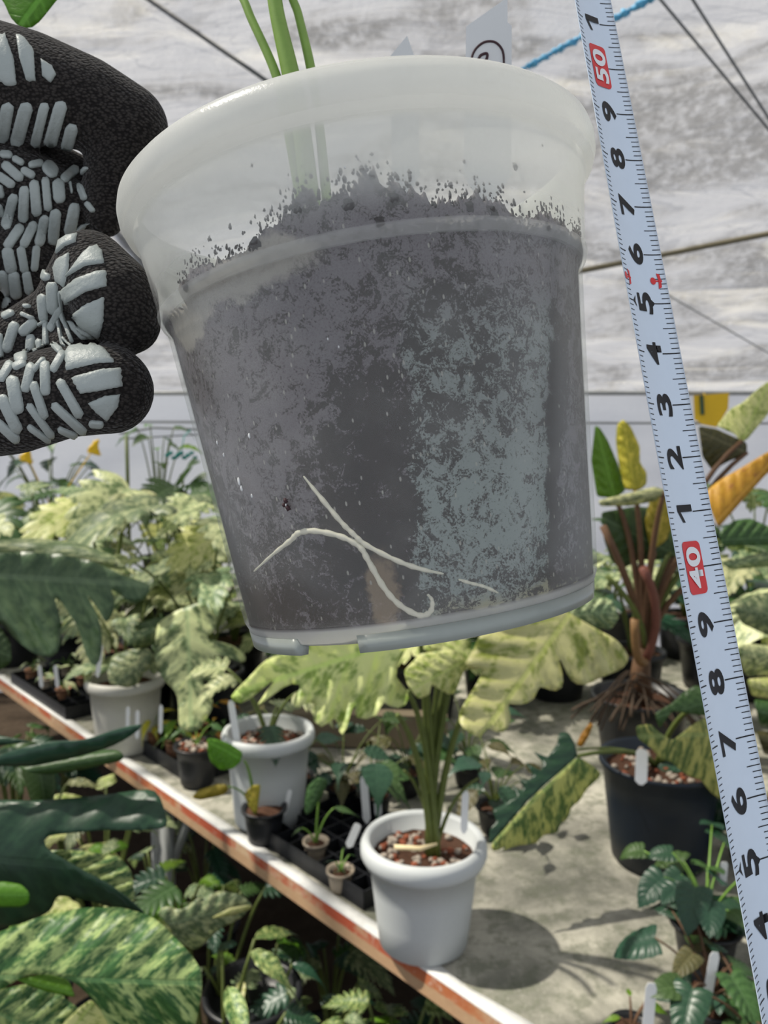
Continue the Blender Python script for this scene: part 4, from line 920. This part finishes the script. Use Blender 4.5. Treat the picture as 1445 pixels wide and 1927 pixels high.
outline_leaf(navy, [(1196, 1366), (1224, 1362), (1240, 1378), (1265, 1394), (1305, 1362), (1330, 1348), (1400, 1370), (1420, 1440), (1400, 1510), (1354, 1504), (1334, 1488), (1318, 1466), (1300, 1463), (1277, 1447), (1262, 1432), (1245, 1431), (1226, 1408), (1200, 1390)], ((1370, 1380), (1220, 1385)), 1.38, 'half', curl=.03, d2=1.34)
petiole(navy, s1, at(1370, 1380, 1.38), .005, M_STEMD)
outline_leaf(navy, [(1232, 1342), (1240, 1372), (1265, 1338), (1330, 1348), (1340, 1300), (1309, 1289), (1285, 1303), (1262, 1325)], ((1335, 1320), (1235, 1350)), 1.36, 'mid', curl=.02)
petiole(navy, s1, at(1335, 1320, 1.37), .005, M_STEMD)
outline_leaf(navy, S9([(555, 550), (575, 500), (620, 440), (635, 450), (610, 510), (580, 560)]), ((1090, 1405), (1115, 1360)), 1.4, 'orange', curl=.01); petiole(navy, s1, at(1087, 1410, 1.4), .003, M_STEMD)
plant_tag(at(1206, 1470, 1.40), at(1208, 1410, 1.41), .022, 'worn white plant label inside the front rim of the navy pot')
# --- big brown-stemmed plant behind, right
c = bpt(1205, 1340, 2.05); R5 = empty('potted_plant', c, 'large old plant with brown stems and yellowing leaves behind the navy pot', 'potted plant')
pot(R5, c, .13, .16, M_BPOT, .10, .012, .008, dep=.03)
m = MB(); sh = c+V((0, 0, .13)); m.tube([sh, at(1205, 1270, 2.03), at(1210, 1215, 2.0)], [.035, .026, .018], 10); m.build('trunk', M_STEMB, R5)
tk_ = at(1210, 1225, 2.0)
def rl(poly, mid, d, mat, **k):
    outline_leaf(R5, S5(poly), S5(mid), d, mat, **k); petiole(R5, tk_, at(*S5([mid[0]])[0], d), .008, k.get('pm') or M_STEMB if mat != 'mid' else M_STEMD)
rl([(320, 320), (345, 335), (385, 400), (440, 530), (475, 650), (420, 690), (330, 680), (300, 500)], [(420, 690), (330, 340)], 1.95, 'bright', curl=.03)
rl([(430, 320), (460, 290), (500, 330), (545, 430), (545, 510), (580, 560), (580, 620), (540, 650), (470, 645), (440, 520), (425, 400)], [(520, 650), (462, 295)], 1.92, 'yellow', curl=.03)
rl([(335, 700), (500, 660), (620, 630), (680, 650), (620, 705), (500, 728), (345, 730)], [(670, 655), (340, 715)], 1.85, 'vcream', curl=.02)
rl([(350, 760), (520, 730), (640, 740), (725, 780), (745, 900), (730, 980), (640, 1000), (540, 1000), (450, 1050), (400, 1000), (365, 900)], [(700, 960), (380, 800)], 1.98, 'mid', curl=.05)
rl([(600, 680), (700, 640), (725, 780), (680, 900), (600, 960), (570, 800)], [(620, 960), (690, 660)], 1.96, 'yellow', curl=.02)
rl([(840, 325), (930, 340), (1085, 410), (1085, 470), (1000, 500), (910, 550), (860, 480)], [(1085, 460), (840, 350)], 2.0, 'brown', curl=.03)
rl([(1195, 100), (1230, 160), (1195, 260), (1080, 400), (1045, 405), (1030, 370), (930, 325), (1000, 240), (1060, 210), (1150, 130)], [(1060, 400), (1180, 130)], 2.0, 'vyellow', curl=.03)
rl([(880, 650), (960, 590), (1050, 540), (1190, 455), (1290, 430), (1270, 520), (1190, 560), (1080, 680), (940, 840), (900, 740)], [(920, 820), (1240, 470)], 1.85, 'orange', curl=.03)
rl([(945, 860), (1020, 800), (1100, 790), (1191, 830), (1300, 880), (1191, 925), (1100, 928), (960, 932)], [(945, 900), (1290, 880)], 1.9, 'mid', curl=.02)
rl([(950, 1010), (1100, 975), (1250, 950), (1240, 1030), (1000, 1050)], [(950, 1030), (1245, 980)], 1.9, 'vsage', curl=.02)
for (a, b, r_, mt) in (((560, 1240), (360, 830), .009, M_STEMB), ((690, 1270), (560, 1040), .011, plain('reddish_stem', (.15, .055, .04), .55, .3, .3, 60)), ((600, 1300), (380, 1080), .007, M_STEMD), ((520, 1560), (520, 1300), .011, plain('orange_brown_stem', (.20, .11, .045), .6, .3, .4, 60))):
    m = MB(); A_, B_ = at(*S5([a])[0], 1.93), at(*S5([b])[0], 1.9); m.tube(bez(tk_ if r_ != .011 else V((tk_.x, tk_.y-.02, tk_.z-.02)), A_, B_, 8), r_, 8); m.build('petiole', mt, R5)
# aerial roots and dry stalks low on the trunk
m = MB(); rs = random.Random(4)
for k in range(26):
    a = at(1205+rs.uniform(-25, 25), 1300+rs.uniform(-40, 30), 1.98); b = at(1205+rs.uniform(-140, 120), 1350+rs.uniform(-15, 25), 1.9); m.tube(bez(a, a.lerp(b, .5)+V((0, 0, .04)), b, 6), rs.uniform(.002, .005), 5)
tag(m.build('aerial_roots', plain('dry_root', (.07, .05, .035), .8, .2, .4, 50), R5), kind='stuff')
m = MB(); P = S5([(815, 172), (995, 158), (990, 240), (932, 332), (860, 318), (820, 292)]); k = len(P); vs = [at(x, y, 4.5) for x, y in P]+[at(x, y, 4.503) for x, y in P]
m.add(vs, [tuple(range(k)), tuple(range(k, 2*k))[::-1]]+[(i, k+i, k+(i+1) % k, (i+1) % k) for i in range(k)]); m.tube([at(1322, 780, 4.49), at(1320, 744, 4.49)], .012, 6, mi=1); m.tube([at(1325, 748, 4.5), V((at(1325, 742, 4.6).x, YW-.06, ZW))], .004, 5)
tag(m.build('sticky_trap', [M_YEL, LM['dark']], None, smooth=False), 'bright yellow sticky insect card hanging at the right of the tape above the dark leaf', 'insect trap')
# pale plant on the right margin
c = bpt(1560, 1330, 1.9); e = potted('pale broad-leaved variegated plant crowding the right edge beside the tape', c, .12, .18, M_BPOT, 90, 6, (.16, .25), (.1, .4), ['vsage', 'vcream'], 'broad', pet=M_STEMD)
for poly, md, mt, dd in (([(1015, 1235), (1100, 1185), (1191, 1160), (1300, 1180), (1300, 1400), (1191, 1380), (1060, 1320)], [(1290, 1290), (1020, 1240)], 'vsage', 1.7), ([(1040, 1430), (1100, 1420), (1300, 1450), (1300, 1560), (1191, 1580), (1080, 1585), (1045, 1500)], [(1300, 1500), (1045, 1460)], 'vcream', 1.66), ([(1085, 1600), (1191, 1590), (1300, 1620), (1290, 1700), (1191, 1700), (1110, 1685)], [(1290, 1660), (1090, 1620)], 'vyellow', 1.62), ([(1120, 1700), (1290, 1720), (1290, 1860), (1150, 1840)], [(1290, 1790), (1130, 1760)], 'mid', 1.6), ([(1130, 1860), (1290, 1870), (1290, 1990), (1170, 1980)], [(1290, 1930), (1140, 1900)], 'brown', 1.6)):
    outline_leaf(e, S5(poly), S5(md), dd, mt, curl=.03); petiole(e, V((c.x, c.y, ZB+.16)), at(*S5([md[0]])[0], dd), .005, M_STEMD)
# --- large drooping green leaf at the left edge
c = bpt(-330, 1180, 1.9); c.z = ZB; G = empty('potted_plant', c, 'plant at the left edge with a big drooping grey-green comb-cut leaf', 'potted plant')
pot(G, c, .11, .18, M_BPOT, .08, .012, .008)
outline_leaf(G, [(-60, 1045), (40, 1038), (110, 1042), (180, 1058), (230, 1082), (286, 1100), (283, 1116), (258, 1141), (238, 1128), (205, 1105), (218, 1130), (216, 1150), (199, 1178), (188, 1150), (160, 1115), (186, 1160), (193, 1200), (190, 1240), (180, 1262), (162, 1235), (147, 1180), (110, 1125), (100, 1122), (116, 1165), (115, 1200), (110, 1228), (98, 1240), (66, 1232), (33, 1207), (0, 1172), (-60, 1120)], ((-60, 1080), (280, 1100)), 1.55, 'grey', curl=-.04, d2=1.5, wav=.012)
outline_leaf(G, [(-60, 1020), (60, 1012), (150, 1022), (215, 1045), (245, 1075), (200, 1068), (120, 1052), (40, 1044), (-60, 1050)], ((-60, 1030), (240, 1070)), 1.6, 'vsage', curl=.03)
outline_leaf(G, [(-60, 1160), (0, 1180), (20, 1210), (22, 1245), (0, 1262), (-60, 1250)], ((-60, 1200), (20, 1235)), 1.5, 'mid', curl=.02)
for y, d in ((1080, 1.55), (1030, 1.6), (1200, 1.5)): petiole(G, c+V((0, 0, .15)), at(-60, y, d), .006, M_STEMD)
# --- variegated foliage mass on the back left
BL = [('pale variegated cut leaf arching down, centre of the back left foliage', 210, 2.5, [((245, 920), (122, 1042), 'vcream', 1.0), ((250, 925), (215, 1020), 'vcream', .8), ((150, 955), (30, 1048), 'vyellow', .8)]),
      ('bright green deeply cut leaves behind the pale ones, next to the held pot', 330, 2.8, [((330, 915), (250, 985), 'mid', 1.1), ((345, 905), (385, 870), 'mid', .9), ((300, 930), (270, 1005), 'mid', 1.0), ((352, 915), (395, 930), 'mid', 1.1)]),
      ('cream-edged variegated leaf curling down close to the held pot', 380, 2.3, [((372, 945), (303, 1015), 'vcream', .8), ((415, 1002), (310, 1088), 'vyellow', .9), ((420, 1010), (345, 1100), 'vcream', .8), ((400, 1060), (320, 1130), 'vcream', .9)])]
for i, (lb, px, d, lv) in enumerate(BL):
    c = at(px, 1150, d); c.z = ZB if i != 1 else ZB; e = potted('plant with '+lb, c, .11, .17, M_BPOT, 100+i, 4, (.18, .28), (.25, .45), ['vcream', 'vsage'], 'monstera', pet=M_STEMD)
    for B, T, mt, wd in lv:
        leaf(e, at(*B, d-.05), at(*T, d-.2), mt, 'monstera' if mt != 'mid' else 'fern', up=(.1, -.9, .75), droop=.8, var=(i+B[0]) % 3, wide=wd*1.25); petiole(e, c+V((0, 0, .15)), at(*B, d-.05), .005, M_STEMD)
# rows of further plants (px, row depth, size)
desc = ['dull sage-leaved', 'cream-splashed', 'yellow-green', 'pale sage', 'grey-green', 'lime-tinted', 'cream and green', 'soft green']
where = ['at the far left under the glove', 'below the glove fingertips', 'in the back row left of the held pot', 'just left of the held pot edge', 'behind the farthest white pot', 'behind the hanging pale leaf', 'low behind the middle white pot', 'behind the nearest white pot leaves', 'right behind the big pale leaf', 'in the back row right of the held pot', 'behind the brown-stemmed plant', 'at the far right behind the tape']
rows = [(-40, 3.0, .50, 0), (70, 3.3, .55, 1), (190, 3.4, .50, 2), (300, 3.3, .48, 3), (20, 2.9, .42, 4), (130, 2.75, .36, 4), (290, 2.6, .30, 5), (440, 2.6, .26, 6), (560, 2.5, .22, 6), (690, 2.5, .18, 7), (800, 2.3, .18, 7), (930, 2.45, .18, 8), (1050, 2.5, .24, 8), (1150, 3.1, .42, 9), (1290, 3.0, .45, 10), (1420, 3.2, .5, 11), (1340, 2.6, .32, 11), (470, 3.2, .45, 3), (1420, 2.5, .35, 10), (1190, 2.45, .30, 10), (260, 2.3, .26, 5)]
used = {}
for i, (px, d, hh, wi) in enumerate(rows):
    c = at(px, 1100, d); c.z = ZB; used[wi] = used.get(wi, 0)+1
    lb = 'dark-potted %s cut-leaf plant %s%s' % (desc[i % 8], where[wi], ['', ', the nearer one', ', the lowest one'][used[wi]-1])
    right = px > 1100
    potted(lb, c, .11, .17, M_BPOT, 300+i, 11 if hh > .3 else 8, (.17, .30), (hh*.35, hh), [['vsage', 'vcream', 'vcream', 'mid'], ['vsage', 'vsage', 'vyellow', 'mid'], ['mid', 'vsage', 'vcream']][i % 3] if not right else ['mid', 'vsage', 'dark', 'vcream'], ['monstera', 'monstera', 'fern'][i % 3], pet=M_STEMD, spread=.75, wide=1.15, group='cut-leaf plants in the back rows')
# tall thin yellow-flowered plant by the wall, under the glove
c = at(100, 1000, 4.0); c.z = ZB; e = potted('tall feathery dark green plant with two yellow blossoms by the white wall under the glove', c, .12, .25, M_BPOT, 400, 16, (.10, .22), (.40, .64), ['mid', 'dark'], 'fern', spread=.6, pet=M_STEMD)
for (x, y) in ((178, 843), (50, 858)):
    m = MB(); p = at(x, y, 3.7)
    for k in range(5): m.ball(p+V((.008*math.cos(k*1.26), 0, .018*math.sin(k*1.26)-.004)), (.013, .008, .03), Matrix.Rotation(k*.5, 3, 'Y'), 8, 5, jit=.5)
    m.tube([p, V((c.x, c.y, 1.2))], .003, 5); m.build('blossom', M_YEL, e)
c = at(300, 1000, 4.1); c.z = ZB; e = potted('tall thin green plant by the white wall between glove and held pot', c, .1, .25, M_BPOT, 401, 9, (.08, .17), (.5, .72), ['mid', 'bright'], 'fern', spread=.25, pet=M_STEMD)
m = MB(); p = at(340, 857, 4.0)
for k in range(9): m.ball(p+V((-.07+.018*k, 0, .014*math.sin(k*2.1))), (.014, .01, .01), None, 7, 5, jit=.6)
m.tube([p, p+V((.02, 0, .10)), V((p.x+.03, 4.1, at(350, 810, 4.1).z))], .003, 5); tag(m.build('plant_clip', M_TEAL), 'teal plastic clips hung from the support wire beside the held pot', 'clip')

# --- foreground leaves, lower left
c = V((at(-330, 1700, .75).x, at(-330, 1700, .75).y, 0)); FG = empty('potted_plant', c, 'tall dark green cut-leaf plant whose blue-green lobes reach in from the lower left', 'potted plant'); pot(FG, c, .12, .22, M_BPOT, .09, .012, .008)
outline_leaf(FG, [(-230, 1515), (-60, 1503), (0, 1506), (75, 1507), (189, 1498), (264, 1487), (294, 1486), (302, 1502), (312, 1530), (317, 1558), (264, 1563), (189, 1562), (94, 1572), (76, 1579), (88, 1597), (151, 1634), (208, 1664), (250, 1696), (279, 1723), (226, 1711), (170, 1694), (113, 1683), (100, 1688), (104, 1706), (76, 1725), (0, 1747), (-60, 1762), (-230, 1770)], ((-200, 1600), (279, 1640)), .74, 'dark', curl=.05, d2=.70, wav=.002, step=11, thick=.001)
outline_leaf(FG, [(-120, 1440), (-20, 1432), (20, 1412), (90, 1395), (160, 1392), (230, 1368), (275, 1360), (262, 1374), (215, 1402), (150, 1422), (60, 1441), (0, 1440), (-120, 1462)], ((-110, 1450), (270, 1364)), .74, 'dark', curl=.02, d2=.71, wav=0, thick=.001)
outline_leaf(FG, [(30, 1442), (120, 1428), (190, 1410), (225, 1412), (236, 1425), (228, 1432), (150, 1450), (90, 1458), (60, 1455)], ((60, 1450), (232, 1420)), .75, 'mid', curl=.01, wav=0)
outline_leaf(FG, [(-120, 1390), (-20, 1380), (20, 1388), (60, 1396), (10, 1402), (-120, 1420)], ((-110, 1400), (55, 1394)), .78, 'dark', curl=.01, wav=0)
outline_leaf(FG, [(40, 1445), (100, 1440), (105, 1480), (100, 1510), (60, 1512), (50, 1480)], ((75, 1440), (85, 1510)), .77, 'mid', curl=.01, wav=0)
outline_leaf(FG, [(-60, 1661), (10, 1659), (40, 1664), (55, 1680), (54, 1700), (40, 1707), (-60, 1707)], ((-60, 1684), (52, 1684)), .66, 'bright', curl=.006, wav=0)
for y, x, d in ((1600, -200, .74), (1450, -110, .74), (1400, -110, .78), (1684, -60, .66)): petiole(FG, c+V((0, 0, .18)), at(x, y, d), .006, M_STEM)
c = V((at(-250, 1900, .62).x, at(-250, 1900, .62).y+.02, 0)); FV = empty('potted_plant', c, 'green and cream marbled broad-leaved plant in the bottom left corner', 'potted plant'); pot(FV, c, .10, .2, M_BPOT, .08, .012, .008)
outline_leaf(FV, [(-120, 1790), (0, 1753), (75, 1725), (151, 1708), (226, 1707), (279, 1721), (302, 1736), (332, 1766), (362, 1800), (378, 1824), (380, 1860), (371, 1917), (350, 1990), (230, 1980), (200, 1920), (181, 1888), (158, 1864), (136, 1845), (94, 1834), (49, 1834), (0, 1864), (-120, 1900)], ((-110, 1835), (385, 1850)), .64, 'vmarble', curl=.035, d2=.60, wav=.004, step=11, thick=.0008)
outline_leaf(FV, [(30, 1842), (94, 1832), (130, 1846), (142, 1876), (90, 1866), (60, 1856)], ((40, 1845), (140, 1870)), .66, 'bright', curl=.01, wav=0)
outline_leaf(FV, [(-80, 1850), (0, 1862), (60, 1850), (110, 1868), (150, 1900), (170, 1990), (-80, 1990)], ((-60, 1880), (120, 1960)), .70, 'vmarble', curl=.03, wav=.003)
outline_leaf(FV, [(118, 1927), (150, 1895), (172, 1880), (200, 1915), (215, 1960), (180, 1990), (110, 1970)], ((120, 1960), (175, 1885)), .68, 'vyellow', curl=.02, wav=0)
outline_leaf(FV, [(85, 1600), (151, 1600), (226, 1612), (248, 1640), (254, 1690), (244, 1712), (200, 1672), (130, 1640)], ((60, 1600), (250, 1700)), .80, 'vmarble', curl=.02, wav=.003)
for x, y, d in ((-110, 1835, .64), (-60, 1880, .7), (120, 1960, .68), (60, 1600, .8)): petiole(FV, c+V((0, 0, .17)), at(x, y, d), .005, M_STEM)
# --- plants on the ground under and before the bench
def gp(label, px, py, d, seed, n, L, mats, kind, H=(.1, .32), R=.08, h=.15, spread=1.0, wide=1.0, z=None):
    p = at(px, py, d); c = V((p.x, p.y, 0)); Hc = p.z
    e = empty('potted_plant', c, label, 'potted plant', 'plants below the bench edge'); pot(e, c, R*1.3, h, M_BPOT, R, .012, .008)
    crown(e, c+V((0, 0, h-.03)), n, L, (Hc-h-.02-.06, Hc-h+.03), mats, kind, seed, spread*.28, M_STEMD, .004, wide=wide); return e
gp('cream-streaked plant under the bench at the left edge, above the dark lobes', 40, 1480, 1.9, 500, 10, (.1, .18), ['vcream', 'vyellow', 'mid'], 'ovate')
gp('sage cut-leaf plant below the bench edge behind the long dark lobe', 190, 1500, 1.8, 501, 9, (.1, .18), ['vsage', 'vyellow', 'vsage'], 'fern')
gp('yellow-green plant under the bench just left of the steel leg', 200, 1620, 1.5, 502, 9, (.09, .15), ['vyellow', 'bright', 'vsage'], 'fern')
gp('lime-leaved plant under the bench just right of the steel leg', 310, 1610, 1.7, 503, 9, (.07, .12), ['bright', 'vsage', 'dark'], 'fern')
e = gp('glossy green and white leafed plant hanging by the bench edge, centre left', 385, 1625, 1.5, 504, 6, (.1, .16), ['vmarble', 'mid', 'dark'], 'fern')
e = gp('broad dark leaf with cream stripes at the foot of the bench, centre left', 400, 1760, 1.35, 505, 6, (.10, .15), ['vsage', 'vmarble'], 'ovate')
outline_leaf(e, S7([(780, 1370), (830, 1335), (900, 1360), (1000, 1290), (1100, 1262), (1200, 1280), (1262, 1335), (1200, 1400), (1100, 1450), (980, 1560), (900, 1530), (850, 1450)]), ((310, 1740), (470, 1700)), 1.2, 'vsage', curl=.03)
outline_leaf(e, S7([(1050, 1400), (1150, 1345), (1255, 1330), (1260, 1350), (1160, 1385)]), ((396, 1728), (474, 1703)), 1.185, 'vyellow', curl=.004, wav=0)
gp('yellow-tipped plant with narrow leaves in front of the black ground pot', 480, 1790, 1.45, 506, 9, (.07, .13), ['vyellow', 'vsage', 'dark', 'bright'], 'ovate')
gp('pale-centred cut-leaf plant right of the bottom-left marbled leaf', 420, 1860, 1.3, 507, 8, (.08, .13), ['vyellow', 'vsage', 'dark'], 'fern')
gp('grey-green striped plant at the bottom edge left of centre', 590, 1850, 1.4, 508, 12, (.07, .12), ['vsage', 'vmarble', 'dark'], 'fern')
gp('bright green cut-leaf plant at the bottom edge under the red bench rail', 745, 1890, 1.35, 509, 11, (.08, .13), ['bright', 'mid', 'vmarble'], 'fern')
gp('dim green plant deep under the bench below the empty tray', 620, 1740, 1.75, 510, 9, (.1, .16), ['dark', 'mid', 'vsage'], 'fern')
gp('dim striped plant deep under the bench near the steel leg', 380, 1560, 2.2, 511, 9, (.12, .18), ['dark', 'vsage'], 'fern')
gp('shaded green plant below the far end of the bench rail at the left edge', 20, 1370, 2.35, 514, 12, (.12, .2), ['mid', 'grey', 'dark'], 'fern')
gp('dim plant far under the bench at the left edge', 110, 1400, 2.5, 512, 9, (.12, .2), ['dark', 'vsage', 'mid'], 'fern')
gp('shaded plant low under the bench rail, bottom right of the striped plant', 860, 1910, 1.5, 513, 8, (.1, .14), ['dark', 'mid'], 'fern')
p = at(475, 1860, 1.4); e = empty('plant_pot', V((p.x, p.y, 0)), 'empty black plastic pot on the ground under the bench', 'pot'); pot(e, V((p.x, p.y, 0)), .09, p.z-.0, M_BPOT, .07, .012, .008, soil=False)
# --- lower right: seedlings in a dark crate with old labels
e = small('leafy dark green plant low on the right, before the navy pot', 1330, 1690, 1.2, .055, .07, M_BPOT, 700, 26, (.05, .085), (.02, .13), ['mid', 'dark', 'dark', 'dark'], 'broad', spread=1.2, wide=1.0)
e = small('reddish-stemmed dark seedling at the lower right corner', 1340, 1830, 1.05, .05, .06, M_BPOT, 701, 16, (.045, .075), (.015, .09), ['dark', 'mid', 'brown'], 'broad', spread=1.4, wide=.9, pet=M_STEMB)
e = small('small light green seedling at the bottom right beside a white label', 1190, 1880, 1.02, .03, .04, M_BPOT, 702, 7, (.03, .045), (.01, .045), ['mid', 'half', 'bright'], 'ovate', spread=1.2, wide=1.2, pet=M_STEMB)
e = small('dark seedling at the bottom right corner behind the tape', 1420, 1900, 1.0, .05, .05, M_BPOT, 703, 14, (.04, .07), (.015, .08), ['dark', 'mid'], 'broad', spread=1.4, wide=.9, pet=M_STEMB)
e = small('purple-green leafy plant behind the tape on the right, under the yellow-green leaf', 1420, 1560, 1.5, .06, .08, M_BPOT, 704, 18, (.06, .10), (.03, .16), ['brown', 'mid', 'dark'], 'broad', spread=1.1, wide=.9, pet=M_STEMB)
for (x0_, y0_, x1_, y1_, d, wd, lb) in ((1218, 1940, 1226, 1850, .97, .014, 'weathered white plant label at the bottom right, leftmost of the two'), (1330, 1878, 1346, 1792, 1.02, .013, 'weathered leaning plant label left of the tape near the bottom'), (1360, 1662, 1363, 1622, 1.25, .012, 'small pale plant label beside the tape under the navy pot')):
    plant_tag(at(x0_, y0_, d), at(x1_, y1_, d), wd, lb)
